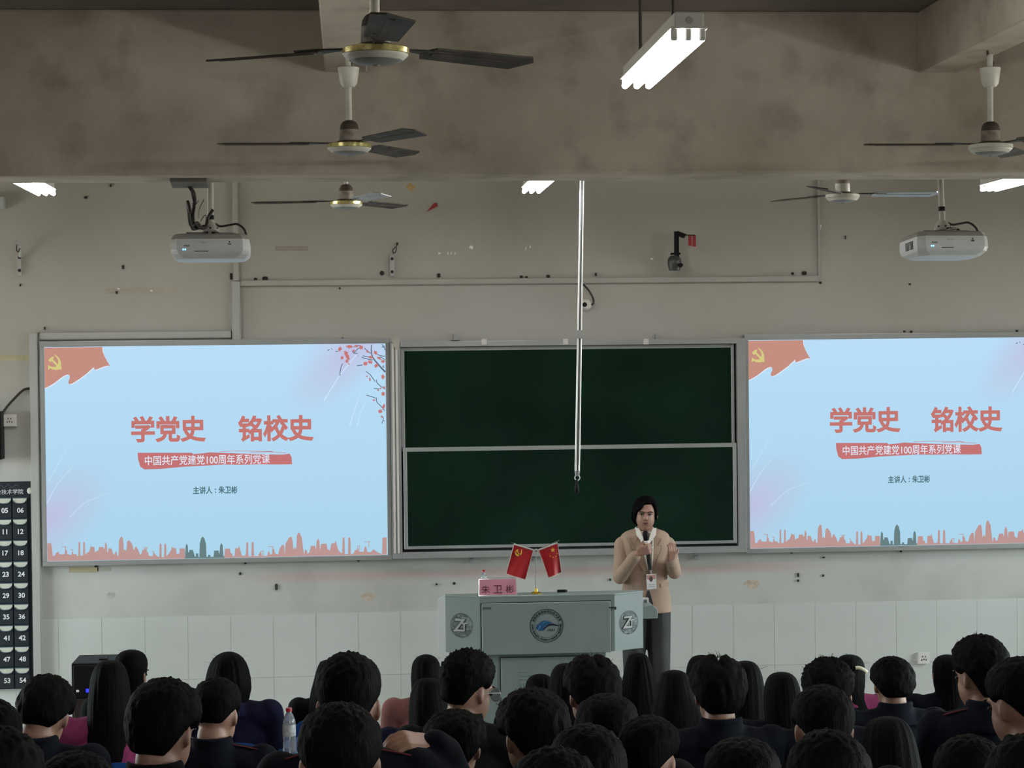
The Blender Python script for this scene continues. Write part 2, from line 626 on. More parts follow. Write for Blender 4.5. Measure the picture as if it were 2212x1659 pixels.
for px, py, w_, h_ in [(185, 427, 7, 5), (239, 401, 3, 6), (266, 577, 5, 9), (44, 616, 3, 5), (252, 632, 4, 6), (97, 709, 3, 6), (499, 597, 5, 14),
                       (552, 603, 7, 6), (573, 602, 12, 9), (825, 590, 9, 9), (948, 595, 7, 9), (1126, 598, 7, 6), (1137, 599, 6, 5),
                       (1184, 597, 8, 6), (1287, 593, 4, 7), (1712, 591, 7, 6), (1737, 590, 11, 8), (1826, 513, 2, 7), (1965, 614, 4, 4),
                       (734, 623, 4, 4), (740, 731, 5, 4), (1772, 611, 6, 5), (519, 1239, 5, 6), (943, 1262, 4, 4), (981, 1260, 6, 6), (1318, 1252, 4, 5),
                       (1724, 1242, 4, 8), (1724, 1254, 4, 5), (1778, 1243, 5, 5), (1779, 1204, 5, 3), (208, 1223, 7, 5), (530, 1216, 5, 6), (774, 1210, 6, 6),
                       (597, 1268, 6, 14), (1709, 1193, 6, 5), (1946, 1190, 4, 6), (1953, 716, 4, 4), (1968, 717, 6, 6), (2196, 715, 6, 5)]:
    wall_piece('wall_plug', px, py, w_, h_, M_DARK, 0.012)
M_TAPE = mat('old_yellow_tape', (0.40, 0.36, 0.22), 0.6, 0, 0.2, 8)
M_TAPE_P = mat('pale_old_tape', (0.40, 0.38, 0.33), 0.6, 0, 0.1, 8)
wall_piece('tape_scrap', 181, 1231, 62, 11, M_TAPE, 0.0025, 0.02)
wall_piece('tape_scrap', 225, 1229, 30, 9, M_TAPE_P, 0.0025, 0.0)
wall_piece('tape_scrap', 30, 773, 70, 12, M_TAPE, 0.0025, 0.02)
wall_piece('tape_scrap', 887, 404, 15, 14, mat('orange_tape', (0.40, 0.27, 0.10), 0.6, 0, 0.2, 8), 0.0025, 0.6)
wall_piece('tape_scrap', 630, 537, 70, 9, mat('grey_old_tape', (0.27, 0.245, 0.21), 0.6, 0, 0.1, 8), 0.0025, 0.01)
wall_piece('tape_scrap', 305, 628, 150, 11, mat('tan_old_tape', (0.37, 0.335, 0.27), 0.6, 0, 0.1, 8), 0.0025, 0.0)
M_GLINT = mat('clear_tape_scrap', (0.75, 0.75, 0.75), 0.15, 0, 0.05, 8)
for px, py, w_, h_ in [(949, 547, 5, 4), (968, 547, 2, 6), (975, 547, 2, 6), (983, 547, 2, 6), (1018, 534, 8, 7), (1136, 537, 2, 6), (1145, 533, 3, 5), (1408, 559, 6, 4),
                       (256, 624, 5, 3), (327, 628, 5, 3), (1772, 492, 3, 14), (194, 737, 4, 5)]:
    wall_piece('tape_scrap', px, py, w_, h_, M_GLINT, 0.003, 0.3)
wall_piece('stain_patch', 1626, 1262, 40, 24, mat('rust_stain', (0.46, 0.38, 0.30), 0.8, 0, 0.25, 25), 0.002, 0)
wall_piece('stain_patch', 795, 1288, 36, 20, mat('rust_stain', (0.46, 0.38, 0.30)), 0.002, 0.2)
wall_piece('stain_patch', 240, 1286, 22, 16, mat('grey_stain', (0.38, 0.375, 0.35), 0.8, 0, 0.25, 25), 0.002, 0.2)
# red pennant scrap still stuck to the wall
bm = BM(); prism(bm, [W(922, 458, DW - .004), W(946, 445, DW - .004), W(943, 438, DW - .004), W(937, 439, DW - .004)], (0, 0.003, 0))
tag(obj('paper_scrap', bm, M_RED), 'torn dark red paper scrap stuck on the upper wall beside a rear fan blade', 'paper scrap')

# ------------------------------------------------------------------ cable trunking on the wall
def trunking(label, x0, y0, x1, y1, t=0.04, m=None):
    m = m or M_TRUNK
    """surface trunking between two photo corners of its face"""
    ym = (y0 + y1) / 2
    a = Vector((W(x0, ym, DW - t).x, 0, W(x0, y0, DW - t).z))
    b_ = Vector((W(x1, ym, DW - t).x, 0, W(x0, y1, DW - t).z))
    r = thing('cable_trunking', (min(a.x, b_.x), DW, min(a.z, b_.z)), label, 'trunking', 'cable trunking on the front wall')
    bm = BM(); box2(bm, (a.x, DW - t, a.z), (b_.x, DW - 0.0005, b_.z)); bevel(bm, 0.003, 1)
    obj('channel', bm, m, r, world=True)
    w_, h_ = abs(b_.x - a.x), abs(b_.z - a.z)
    bm = BM()
    if w_ > h_:
        box2(bm, (a.x, DW - t - 0.004, a.z - 0.12 * h_ * (1 if a.z > b_.z else -1)), (b_.x, DW - t + 0.001, b_.z + 0.12 * h_ * (1 if a.z > b_.z else -1)))
    else:
        box2(bm, (a.x + 0.12 * w_, DW - t - 0.004, a.z), (b_.x - 0.12 * w_, DW - t + 0.001, b_.z))
    obj('lid', bm, m, r, world=True)
    return r


trunking('wide vertical grey trunking between the pocket chart and the left screen', 68, 719, 86, 1492, 0.05)
trunking('horizontal grey trunking lying along the top of the left screen', 86.5, 718, 499, 734, 0.035)
trunking('vertical grey trunking dropping to the left screen, beside the left projector', 501, 608, 519, 733.5, 0.04)
trunking('narrow vertical trunking rising behind the left projector to the beam', 502.5, 300, 514, 606.5, 0.03, M_TRUNK_P)
trunking('long horizontal trunking crossing the wall above the blackboard', 519.5, 605.5, 1768, 618, 0.032, M_TRUNK_P)
trunking('thin vertical trunking on the upper right wall behind the rear right fan', 1766, 300, 1772, 604.5, 0.012, M_TRUNK_P)

# ------------------------------------------------------------------ projection boards with the projected slide
def glow(name, rgb255, k=1.0):
    return emat(name, tuple(v * k for v in lin(rgb255)), 1.0)


def slide_background():
    m = bpy.data.materials.new('slide_background')
    m.use_nodes = True
    nt = m.node_tree
    nt.nodes.clear()
    L = nt.links.new
    out = nt.nodes.new('ShaderNodeOutputMaterial')
    em = nt.nodes.new('ShaderNodeEmission')
    L(em.outputs[0], out.inputs[0])
    tc = nt.nodes.new('ShaderNodeTexCoord')

    def blob(cx, cz, rx, rz, rot):
        mp = nt.nodes.new('ShaderNodeMapping')
        mp.vector_type = 'TEXTURE'
        mp.inputs['Location'].default_value = (cx, 0, cz)
        mp.inputs['Rotation'].default_value = (0, rot, 0)
        mp.inputs['Scale'].default_value = (rx, 1, rz)
        L(tc.outputs['Object'], mp.inputs['Vector'])
        g = nt.nodes.new('ShaderNodeTexGradient')
        g.gradient_type = 'SPHERICAL'
        L(mp.outputs[0], g.inputs[0])
        return g.outputs['Fac']
    sep = nt.nodes.new('ShaderNodeSeparateXYZ')
    L(tc.outputs['Object'], sep.inputs[0])
    mr = nt.nodes.new('ShaderNodeMapRange')
    mr.inputs['From Min'].default_value = -1.5
    mr.inputs['From Max'].default_value = 0
    L(sep.outputs['Z'], mr.inputs['Value'])
    rp = nt.nodes.new('ShaderNodeValToRGB')
    rp.color_ramp.elements[0].color = (*lin((170, 213, 236)), 1)
    rp.color_ramp.elements[1].color = (*lin((186, 222, 248)), 1)
    L(mr.outputs['Result'], rp.inputs['Fac'])
    last = rp.outputs['Color']
    for (cx, cz, rx, rz, rot, amt) in [(0.02, -1.2, 0.55, 0.30, -0.7, 0.9), (2.15, -0.05, 0.65, 0.25, -0.75, 0.9)]:
        f = blob(cx, cz, rx, rz, rot)
        mu = nt.nodes.new('ShaderNodeMath')
        mu.operation = 'MULTIPLY'
        mu.inputs[1].default_value = amt
        L(f, mu.inputs[0])
        mx = nt.nodes.new('ShaderNodeMix')
        mx.data_type = 'RGBA'
        L(mu.outputs[0], mx.inputs['Factor'])
        L(last, mx.inputs['A'])
        mx.inputs['B'].default_value = (*lin((192, 190, 224)), 1)
        last = mx.outputs['Result']
    L(last, em.inputs[0])
    em.inputs[1].default_value = 1.0
    return m


M_SLIDE = slide_background()
G_RED = glow('slide_red', (196, 142, 128))
G_TITLE = glow('slide_title_red', (196, 118, 112))
G_BANNER = glow('slide_banner_red', (196, 116, 116))
G_GOLD = glow('slide_gold', (212, 203, 130))
G_WHITE = glow('slide_white', (222, 232, 246))
G_TEAL = glow('slide_teal', (84, 116, 128))
G_PINKB = glow('slide_skyline_pink', (188, 150, 146))
G_GREYB = glow('slide_skyline_grey', (104, 128, 130))
G_LEAF = glow('slide_leaf_red', (196, 120, 118))
G_TWIG = glow('slide_twig', (98, 112, 128))
G_STREAK = glow('slide_streak', (200, 228, 250))

SB = DW - 0.045                     # face of the screens
s0 = W(95.5, 750.5, SB)
s1 = W(836.5, 1199.0, SB)
SX0, SX1, SZ1 = s0.x, W(835, 970, SB).x, (s0.z + W(832, 741, SB).z) / 2
SZ0 = (W(104, 1212.5, SB).z + s1.z) / 2
BOARD_W, BOARD_H = SX1 - SX0, SZ1 - SZ0


def sp(px, py, d=0.0):
    """photo pixel on the left screen -> point in the screen's own frame (origin at its top left corner)"""
    p = W(px, py, SB)
    return Vector((p.x - SX0, -d, p.z - SZ1))


def poly(bm, pts, d):
    fill(bm, [sp(x, y, d) for x, y in pts])


def strip(bm, pts, w_, d, w_end=None):
    P = [sp(x, y, d) for x, y in pts]
    P = smooth_path(P, 4)
    rows = []
    for i, p in enumerate(P):
        t = P[min(i + 1, len(P) - 1)] - P[max(0, i - 1)]
        n = Vector((-t.z, 0, t.x))
        n.normalize()
        ww = w_ if w_end is None else w_ + (w_end - w_) * i / (len(P) - 1)
        rows.append((bm.verts.new(p + n * ww / 2), bm.verts.new(p - n * ww / 2)))
    for a, b_ in zip(rows[:-1], rows[1:]):
        bm.faces.new((a[0], a[1], b_[1], b_[0]))


SKY = [(5, 158), (32, 158), (38, 200), (42, 240), (55, 236), (60, 222), (78, 210), (82, 225), (98, 228), (118, 226), (121, 180), (124, 180), (126, 202), (132, 204), (134, 226), (160, 232),
       (165, 212), (170, 212), (174, 226), (192, 226), (196, 238), (204, 238), (206, 152), (211, 148), (216, 152), (217, 236), (234, 236), (236, 152), (241, 148), (246, 152), (248, 230),
       (262, 216), (272, 212), (280, 190), (284, 172), (290, 180), (306, 181), (310, 215), (320, 208), (332, 205), (336, 182), (362, 181), (366, 195), (372, 190), (376, 155), (380, 152), (386, 170), (388, 214),
       (394, 214), (395, 190), (416, 190), (424, 220), (434, 230), (440, 212), (448, 210), (452, 236), (460, 236), (464, 140), (472, 122), (479, 114), (488, 124), (492, 160), (494, 205), (502, 194), (510, 210),
       (516, 145), (524, 140), (532, 140), (536, 150), (546, 160), (552, 180), (556, 200), (560, 200), (566, 182), (572, 178), (586, 200), (598, 230), (606, 225), (612, 200), (622, 198), (632, 186), (640, 212), (648, 214),
       (654, 238), (678, 240), (684, 212), (690, 222), (706, 240), (720, 246), (722, 165), (728, 158), (734, 165), (735, 246), (750, 246), (752, 165), (758, 158), (764, 168), (766, 240), (780, 225), (796, 200), (800, 178),
       (808, 188), (826, 189), (830, 225), (848, 222), (850, 190), (882, 190), (884, 246)]
SKYG = [(884, 246), (888, 175), (894, 160), (902, 175), (904, 215), (910, 215), (911, 200), (934, 200), (946, 240), (952, 246), (954, 222), (968, 222), (970, 246), (976, 246), (978, 160), (986, 128), (996, 114), (1008, 128),
        (1018, 165), (1020, 244), (1030, 244), (1031, 232), (1044, 232), (1046, 244), (1066, 244), (1070, 205), (1098, 204), (1100, 220), (1104, 220), (1108, 170), (1116, 156), (1124, 172), (1128, 240), (1134, 240)]
SKY2 = [(1134, 240), (1138, 192), (1170, 191), (1174, 220), (1184, 222), (1188, 240), (1200, 238), (1203, 190), (1224, 189), (1229, 172), (1234, 195), (1246, 236), (1264, 238), (1272, 225), (1274, 156), (1280, 148), (1286, 156), (1288, 240), (1306, 240),
        (1308, 156), (1314, 147), (1321, 156), (1324, 238), (1350, 240), (1356, 222), (1368, 208), (1374, 236), (1408, 240), (1412, 212), (1420, 208), (1424, 230), (1438, 226), (1442, 196), (1450, 190), (1458, 222), (1478, 228), (1486, 192),
        (1500, 170), (1510, 166), (1516, 180), (1518, 232), (1524, 160), (1536, 140), (1548, 118), (1564, 117), (1570, 150), (1574, 198), (1584, 182), (1592, 196), (1596, 110), (1606, 88), (1614, 92), (1628, 120), (1634, 175), (1642, 232), (1648, 200), (1658, 200), (1664, 225),
        (1676, 215), (1686, 175), (1712, 174), (1718, 200), (1722, 145), (1732, 126), (1740, 150), (1744, 205), (1750, 162), (1786, 160), (1790, 192), (1806, 205), (1816, 160), (1838, 156), (1844, 142), (1850, 165), (1862, 205), (1884, 222), (1888, 125), (1896, 118),
        (1900, 130), (1902, 226), (1922, 226), (1924, 125), (1932, 118), (1938, 135), (1940, 226), (1958, 222), (1966, 202), (1978, 200), (1984, 178), (1992, 212), (2022, 212), (2028, 180), (2038, 178), (2044, 212), (2068, 214), (2084, 195), (2096, 205), (2118, 220),
        (2138, 228), (2142, 122), (2168, 120)]


def skp(pt):
    return (100 + pt[0] / 2.949, 1120 + pt[1] / 2.949)


def skyline(bm, pts, d):
    """columns from each skyline point down to the lower edge of the picture"""
    pts = [skp(q) for q in pts]
    zb = SZ0 - SZ1
    prev = None
    for q in pts:
        t = sp(q[0], q[1], d)
        t.x = min(max(t.x, 0.002), BOARD_W - 0.002)
        t.z = max(t.z, zb + 0.01)
        a, b_ = bm.verts.new(t), bm.verts.new(Vector((t.x, -d, zb + 0.002)))
        if prev and abs(prev[0].co.x - t.x) > 1e-5:
            bm.faces.new((prev[0], prev[1], b_, a))
        prev = (a, b_)


def c7(x, y):
    return (700 + x / 8.733, 735 + y / 8.733)


def leaf(bm, cx, cy, l, w_, ang, d, lobes=3):
    """small maple-like blossom outline, sizes in crop pixels"""
    pts = []
    n = 14
    for i in range(n):
        a = 2 * math.pi * i / n
        rr = 1.0 if i % 2 == 0 else 0.62
        rr *= 0.85 + 0.3 * ((i * 37 + int(cx)) % 7) / 7
        x, y = l * rr * math.cos(a), w_ * rr * math.sin(a)
        pts.append(c7(cx + x * math.cos(ang) - y * math.sin(ang), cy + x * math.sin(ang) + y * math.cos(ang)))
    x_max = W(834, 900, SB)
    poly(bm, [(min(p[0], 832.5), max(p[1], 744)) for p in pts], d)


def put_text(parent, name, body, x0, x1, yc, m, d, bold=0.0, hpx=None, ang=0.0):
    a, b_ = sp(x0, yc), sp(x1, yc)
    h = hpx / S(SB) if hpx else None
    bm = text_bm(body, height=h, width=(b_.x - a.x), bold=bold)
    bmesh.ops.rotate(bm, verts=bm.verts, cent=(0, 0, 0), matrix=Matrix.Rotation(ang, 3, 'Y'))
    bmesh.ops.translate(bm, verts=bm.verts, vec=((a.x + b_.x) / 2, -d, sp((x0 + x1) / 2, yc).z))
    return obj(name, bm, m, parent)


def make_board(loc, label):
    r = thing('projection_screen', loc, label, 'screen', 'two projection screens beside the blackboard')
    fw, fl = 0.034, 0.03
    bm = BM(); box2(bm, (-0.005, 0.0, -BOARD_H - 0.005), (BOARD_W + 0.005, 0.042, 0.005))
    obj('backing_board', bm, M_WHITE, r)
    for nm, a, b_ in (('frame_rail', (-fl, -0.012, 0.0), (BOARD_W + fl, 0.044, 0.040)), ('frame_rail', (-fl, -0.012, -BOARD_H - fw), (BOARD_W + fl, 0.044, -BOARD_H)),
                      ('frame_stile', (-fl, -0.0125, -BOARD_H + 0.0005), (0, 0.044, -0.0005)), ('frame_stile', (BOARD_W, -0.0125, -BOARD_H + 0.0005), (BOARD_W + fl, 0.044, -0.0005))):
        bm = BM(); box2(bm, a, b_); bevel(bm, 0.004, 2)
        obj(nm, bm, M_ALU, r)
    bm = BM(); vs = [bm.verts.new(v) for v in ((0, -0.001, -BOARD_H), (BOARD_W, -0.001, -BOARD_H), (BOARD_W, -0.001, 0), (0, -0.001, 0))]; bm.faces.new(vs)
    sl = obj('projected_slide', bm, M_SLIDE, r)
    flag = [(95.8, 751), (221, 749.5), (222, 760), (226, 770), (232, 781), (238, 791), (234, 789.5), (228, 790.5), (220, 793.5), (206, 799), (204, 797), (203, 793), (196, 799), (186, 808), (168, 821),
            (157, 828), (150, 830), (147.5, 827), (148, 823), (151, 817), (151, 812), (149, 809.5), (146, 809), (140, 811), (132, 816), (118, 827), (108, 833), (97, 838.5)]
    bm = BM(); poly(bm, [(x + (1.6 if i not in (0, 27) else 0), y + (1.8 if i > 1 else 0)) for i, (x, y) in enumerate(flag)], 0.0016)
    obj('flag_outline', bm, G_WHITE, sl)
    bm = BM(); poly(bm, flag, 0.0022)
    obj('red_flag_graphic', bm, G_RED, sl)
    def c8(x, y): return (80 + x / 12.29, 735 + y / 12.29)
    bm = BM()
    poly(bm, [c8(*q) for q in [(445, 375), (520, 410), (590, 475), (638, 580), (640, 680), (655, 745), (640, 785), (600, 770), (560, 780), (500, 790), (410, 775), (345, 740), (330, 770), (300, 775), (287, 755), (295, 715), (295, 650),
                               (345, 685), (410, 708), (500, 705), (545, 665), (568, 600), (558, 520), (510, 445)]], 0.0028)
    poly(bm, [c8(*q) for q in [(300, 530), (370, 455), (440, 430), (446, 465), (420, 505), (650, 740), (620, 775), (590, 760), (395, 550), (375, 570), (355, 588)]], 0.0030)
    obj('party_emblem_graphic', bm, G_GOLD, sl)
    put_text(sl, 'slide_title', '学党史', 283, 445, 926.5, G_TITLE, 0.0024, 0.032, 57)
    put_text(sl, 'slide_title', '铭校史', 514, 678, 925, G_TITLE, 0.0024, 0.032, 57)
    bm = BM(); poly(bm, [(297.5, 978), (340, 978), (415, 978), (417, 981), (440, 979), (452, 977), (500, 979), (560, 981), (610, 982), (626, 980), (630, 988), (631, 1003), (600, 1003.5), (560, 1003), (520, 1004), (480, 1003.5), (440, 1006), (400, 1008), (345, 1013), (312, 1014), (303, 1008), (298, 990)], 0.0022)
    strip(bm, [(475, 975.5), (520, 974), (590, 975.5)], 0.003, 0.0022); strip(bm, [(540, 977), (580, 976), (618, 978.5)], 0.003, 0.0022)
    obj('brush_banner', bm, G_BANNER, sl)
    put_text(sl, 'banner_lettering', '中国共产党建党100周年系列党课', 313, 583, 993, G_WHITE, 0.0030, 0.008, 21)
    put_text(sl, 'speaker_line', '主讲人', 417, 459, 1059, G_TEAL, 0.0024, 0.03, 16.5); put_text(sl, 'speaker_line', '：', 464, 467, 1060, G_TEAL, 0.0024, 0.03, 9); put_text(sl, 'speaker_line', '朱卫彬', 472, 513, 1058, G_TEAL, 0.0024, 0.03, 16.5)
    bm = BM(); skyline(bm, SKY2, 0.0024)
    obj('skyline_graphic', bm, G_PINKB, sl)
    bm = BM(); skyline(bm, SKY, 0.0024)
    obj('skyline_graphic', bm, G_PINKB, sl)
    for x, y, w_ in ((114, 180, 30), (163, 199, 16), (632, 186, 30), (680, 210, 14), (1432, 179, 36), (1376, 208, 20), (2046, 148, 36), (1990, 176, 20)):
        bm = BM(); strip(bm, [skp((x - w_ / 2, y)), skp((x + w_ / 2, y))], 0.004, 0.0026); obj('crane_graphic', bm, G_PINKB, sl)
        bm = BM(); strip(bm, [skp((x + w_ / 4, y)), skp((x + w_ / 4, y + 35))], 0.004, 0.0024); obj('crane_graphic', bm, G_PINKB, sl)
    bm = BM(); skyline(bm, SKYG, 0.0026)
    obj('skyline_graphic', bm, G_GREYB, sl)
    # blossoming branch
    bm = BM()
    strip(bm, [c7(1155, 600), c7(1080, 520), c7(1000, 430), c7(930, 340), c7(900, 270), c7(890, 180), c7(895, 85)], 0.013, 0.0022, 0.006)
    for q in ([(900, 340), (820, 310), (730, 295)], [(920, 370), (800, 350), (710, 320)], [(880, 250), (820, 200), (760, 150)], [(1150, 300), (1060, 290), (960, 240)], [(1150, 380), (1080, 320), (1000, 330)],
              [(1150, 920), (1060, 860), (1000, 800), (990, 745)], [(1140, 1330), (1080, 1250), (1000, 1170), (985, 1080)], [(970, 1090), (900, 1065), (800, 1035)], [(965, 780), (900, 690), (860, 640), (785, 585)],
              [(350, 440), (315, 520), (300, 640)], [(1040, 920), (940, 908)], [(730, 465), (620, 478)], [(1150, 190), (1130, 110), (1090, 80)], [(1110, 1440), (1115, 1500), (1090, 1570)], [(640, 250), (560, 240), (530, 200)],
              [(270, 205), (210, 212)], [(700, 130), (640, 160), (600, 200), (560, 250)], [(560, 130), (610, 100), (680, 100)], [(1130, 470), (1110, 500), (1140, 510)]):
        strip(bm, [c7(*v) for v in q], 0.0055, 0.0022)
    for q in ((85, 185, 30, 12, -0.3), (145, 165, 26, 8, 0.7), (300, 655, 14, 18, 0), (1110, 125, 28, 16, 0.4), (640, 295, 9, 9, 0), (1050, 578, 8, 8, 0), (1135, 1520, 12, 16, 0)):
        leaf(bm, *q, 0.0024)
    obj('branch_graphic', bm, G_TWIG, sl)
    bm = BM()
    for q in ((300, 165, 40, 60, .3), (420, 260, 90, 45, 1.1), (450, 330, 70, 40, 1.3), (340, 330, 36, 45, .6), (430, 395, 45, 34, 1.5), (470, 445, 16, 22, 0), (700, 135, 50, 48, 0), (820, 215, 36, 26, .5), (970, 235, 50, 40, .8),
              (880, 320, 60, 30, .3), (780, 440, 50, 50, .4), (870, 410, 60, 40, .2), (985, 480, 42, 52, .6), (1040, 340, 60, 28, .5), (1110, 400, 45, 40, 0), (480, 120, 80, 40, 0), (1110, 690, 40, 60, 0), (865, 740, 20, 50, 0), (810, 680, 22, 18, 0),
              (1115, 1010, 45, 50, .3), (1065, 910, 24, 20, 0), (1020, 945, 24, 20, 0), (940, 1130, 34, 20, -.3), (1060, 1340, 52, 45, .2), (1125, 1250, 35, 60, .2), (1090, 1440, 26, 26, 0), (1130, 890, 30, 30, 0), (610, 110, 40, 30, .4), (560, 200, 30, 30, 0)):
        bm = BM(); leaf(bm, *q, 0.0023); obj('blossom_graphic', bm, G_LEAF, sl)
    bm = BM()
    strip(bm, [c7(640, 245), c7(300, 660), c7(0, 1140)], 0.005, 0.0013, 0.010); strip(bm, [c7(715, 930), c7(600, 1250), c7(480, 1620)], 0.004, 0.0013, 0.009); strip(bm, [c7(800, 1100), c7(700, 1350), c7(620, 1630)], 0.003, 0.0013, 0.006)
    strip(bm, [(101, 1088), (125, 1045), (160, 1005)], 0.006, 0.0013, 0.002); strip(bm, [(150, 1118), (185, 1085), (240, 1065)], 0.005, 0.0013, 0.002); strip(bm, [(104, 1040), (130, 995), (150, 960)], 0.004, 0.0013, 0.002)
    obj('light_streak_graphic', bm, G_STREAK, sl)
    return r


scr_l = make_board((SX0, SB, SZ1), 'projection screen left of the blackboard, showing a pale blue slide in full')
scr_r = copy_tree(scr_l)
xr = (W(1618, 950, SB).x)
scr_r.location = (xr, SB, (W(1620, 734.5, SB).z + W(2200, 729, SB).z) / 2)
scr_r['label'] = 'projection screen right of the blackboard, its slide cut by the picture edge'

# ------------------------------------------------------------------ sliding blackboard
BY = DW - 0.09
bx0, bx1 = SX1 + .0325, W(1618, 950, SB).x - .0325
bz1, bz0 = W(1230, 734.5, BY).z, W(1230, 1200, BY).z
bb = thing('sliding_blackboard', (bx0, DW, bz0), 'green two-panel sliding blackboard in a grey aluminium frame between the screens', 'blackboard')


def bpart(name, a, b_, m, bev=0.003, parent=None):
    bm = BM(); box2(bm, a, b_)
    if bev: bevel(bm, bev, 2)
    return obj(name, bm, m, parent or bb, world=True)


bpart('back_panel', (bx0 + .002, DW - 0.03, bz0 + .002), (bx1 - .002, DW - 0.001, bz1 - .002), M_ALU_D, 0)
bpart('outer_post', (bx0, DW - 0.10, bz0), (W(867, 970, BY).x, DW - .001, bz1), M_ALU)
bpart('outer_post', (W(1592.5, 960, BY).x, DW - 0.10, bz0), (bx1, DW - .001, bz1), M_ALU)
for xx in (848.5, 856.5):
    a = W(xx, 970, BY - .012); bpart('post_rib', (a.x, DW - 0.106, bz0 + .04), (W(xx + 4.5, 970, BY - .012).x, DW - 0.0995, bz1 - .012), M_WHITE, 0.001)
bpart('top_rail', (W(867, 970, BY).x, DW - 0.11, W(1230, 746, BY).z), (W(1592.5, 960, BY).x, DW - .001, bz1), M_ALU)
bpart('bottom_rail', (W(867, 970, BY).x, DW - 0.10, bz0), (W(1592.5, 960, BY).x, DW - .001, W(1230, 1186, BY).z), M_ALU)
pz_t, pz_m, pz_b = W(1230, 746.5, BY).z, W(1230, 963, BY).z, W(1230, 1180, BY).z


def panel(label, x0, x1, z1, z0, y, rails):
    a = thing_part('chalk_panel', label)
    xa, xb = W(x0, 970, y).x, W(x1, 960, y).x
    bm = BM(); box2(bm, (xa + .01, y + 0.004, z0 + .01), (xb - .01, y + 0.02, z1 - .01))
    p = obj('chalk_panel', bm, M_CHALK, bb, world=True)
    p['label'] = label
    l_, r_, t_, b_ = rails
    for nm, c in (('panel_stile', ((xa, y, z0), (xa + l_, y + .024, z1))), ('panel_stile', ((xb - r_, y, z0), (xb, y + .024, z1))),
                  ('panel_rail', ((xa + l_, y - .001, z1 - t_), (xb - r_, y + .024, z1))), ('panel_rail', ((xa + l_, y - .001, z0), (xb - r_, y + .024, z0 + b_)))):
        bm = BM(); box2(bm, *c); bevel(bm, 0.002, 1)
        obj(nm, bm, M_ALU, p, world=True)


def thing_part(*a):
    return None


panel('upper dark green writing panel', 867.5, 1587.5, W(1230, 746.8, BY).z, W(1230, 970, BY).z, DW - 0.075, (0.026, 0.022, 0.026, 0.012))
panel('lower dark green writing panel', 871, 1590.5, W(1230, 962, BY - .02).z, W(1230, 1180.5, BY - .02).z, DW - 0.104, (0.026, 0.026, 0.030, 0.022))
for px in (985, 1423):
    a = W(px, 728, BY); bm = BM(); box2(bm, (a.x - .014, DW - .03, a.z - .02), (a.x + .014, DW - .001, a.z + .022)); box2(bm, (a.x - .03, DW - .09, a.z - .022), (a.x + .03, DW - .001, a.z - .016))
    obj('top_bracket', bm, M_ALU, bb, world=True)
for px, py in ((1020, 1213), (1156, 1209), (1508, 1206)):
    a = W(px, py, BY); bm = BM(); box2(bm, (a.x - .013, DW - .04, a.z - .018), (a.x + .013, DW - .001, a.z + .012)); cyl(bm, (a.x, DW - .03, a.z - .016), (a.x, DW - .03, a.z - .05), .004, .001, 8)
    obj('bottom_bracket', bm, M_ALU, bb, world=True)
for px in (1046, 1222, 1396):
    a = W(px, 738, BY - .03); bm = BM(); box2(bm, (a.x - .018, DW - .113, a.z - .02), (a.x + .018, DW - .109, a.z + .02))
    obj('rail_joint', bm, M_WHITE, bb, world=True)
bm = BM(); a = W(855, 742, BY - .03); prism(bm, [(a.x - .03, DW - .112, a.z + .03), (a.x + .012, DW - .112, a.z + .05), (a.x + .03, DW - .112, a.z + .02), (a.x + .02, DW - .112, a.z - .05), (a.x - .012, DW - .112, a.z - .03)], (0, .004, 0))
obj('tape_patch', bm, M_TAPE_P, bb, world=True)

# ------------------------------------------------------------------ wall fittings
def wallbox(name, px0, py0, px1, py1, t, m, label, cat, slots=True):
    a, b_ = W(px0, py0, DW - t), W(px1, py1, DW - t)
    r = thing(name, ((a.x + b_.x) / 2, DW, (a.z + b_.z) / 2), label, cat)
    bm = BM(); box2(bm, (a.x, DW - t, b_.z), (b_.x, DW - .0005, a.z)); bevel(bm, .004, 2)
    obj('cover_plate', bm, m, r, world=True)
    if slots:
        c = (a + b_) / 2
        for dx, dz in ((-.012, .012), (.012, .012), (-.02, -.012), (.02, -.012), (0, -.008)):
            bm = BM(); box(bm, (c.x + dx * .8, DW - t - .0005, c.z + dz), (.005, .003, .012))
            obj('slot', bm, M_BLACK, r, world=True)
    return r


wallbox('wall_socket', 6, 895, 35, 921, .03, M_WHITE, 'white wall socket left of the left screen above the pocket chart', 'socket')
wallbox('wall_socket', 1984, 1410, 2008, 1434, .03, M_WHITE, 'white wall socket low on the tiled wall at the right', 'socket')
bm = BM(); tube(bm, [W(65, 839, DW - .02), W(50, 843, DW - .03), W(30, 862, DW - .03), W(14, 880, DW - .03), W(3, 897, DW - .05)], .009, 8)
tag(obj('wall_cable', bm, M_CABLE), 'black cable arching on the wall above the left socket', 'cable')
r = thing('wall_speaker', W(-12, 940, DW), 'black loudspeaker cut by the left picture edge', 'loudspeaker')
bm = BM(); a, b_ = W(-60, 890, DW - .14), W(3.5, 993, DW - .14); box2(bm, (a.x, DW - .14, b_.z), (b_.x, DW - .001, a.z)); bevel(bm, .01, 2)
obj('cabinet', bm, M_BLACK, r, world=True)
bm = BM(); box2(bm, (a.x + .02, DW - .145, b_.z + .02), (b_.x - .015, DW - .139, a.z - .02)); obj('grille', bm, M_DARK, r, world=True)
r = thing('junction_box', W(0, 432, DW), 'grey junction box on the upper wall at the left picture edge', 'junction box')
bm = BM(); a, b_ = W(-30, 425, DW - .08), W(8.5, 450, DW - .08); box2(bm, (a.x, DW - .08, b_.z), (b_.x, DW - .001, a.z)); bevel(bm, .004, 2)
obj('housing', bm, M_TRUNK, r, world=True)
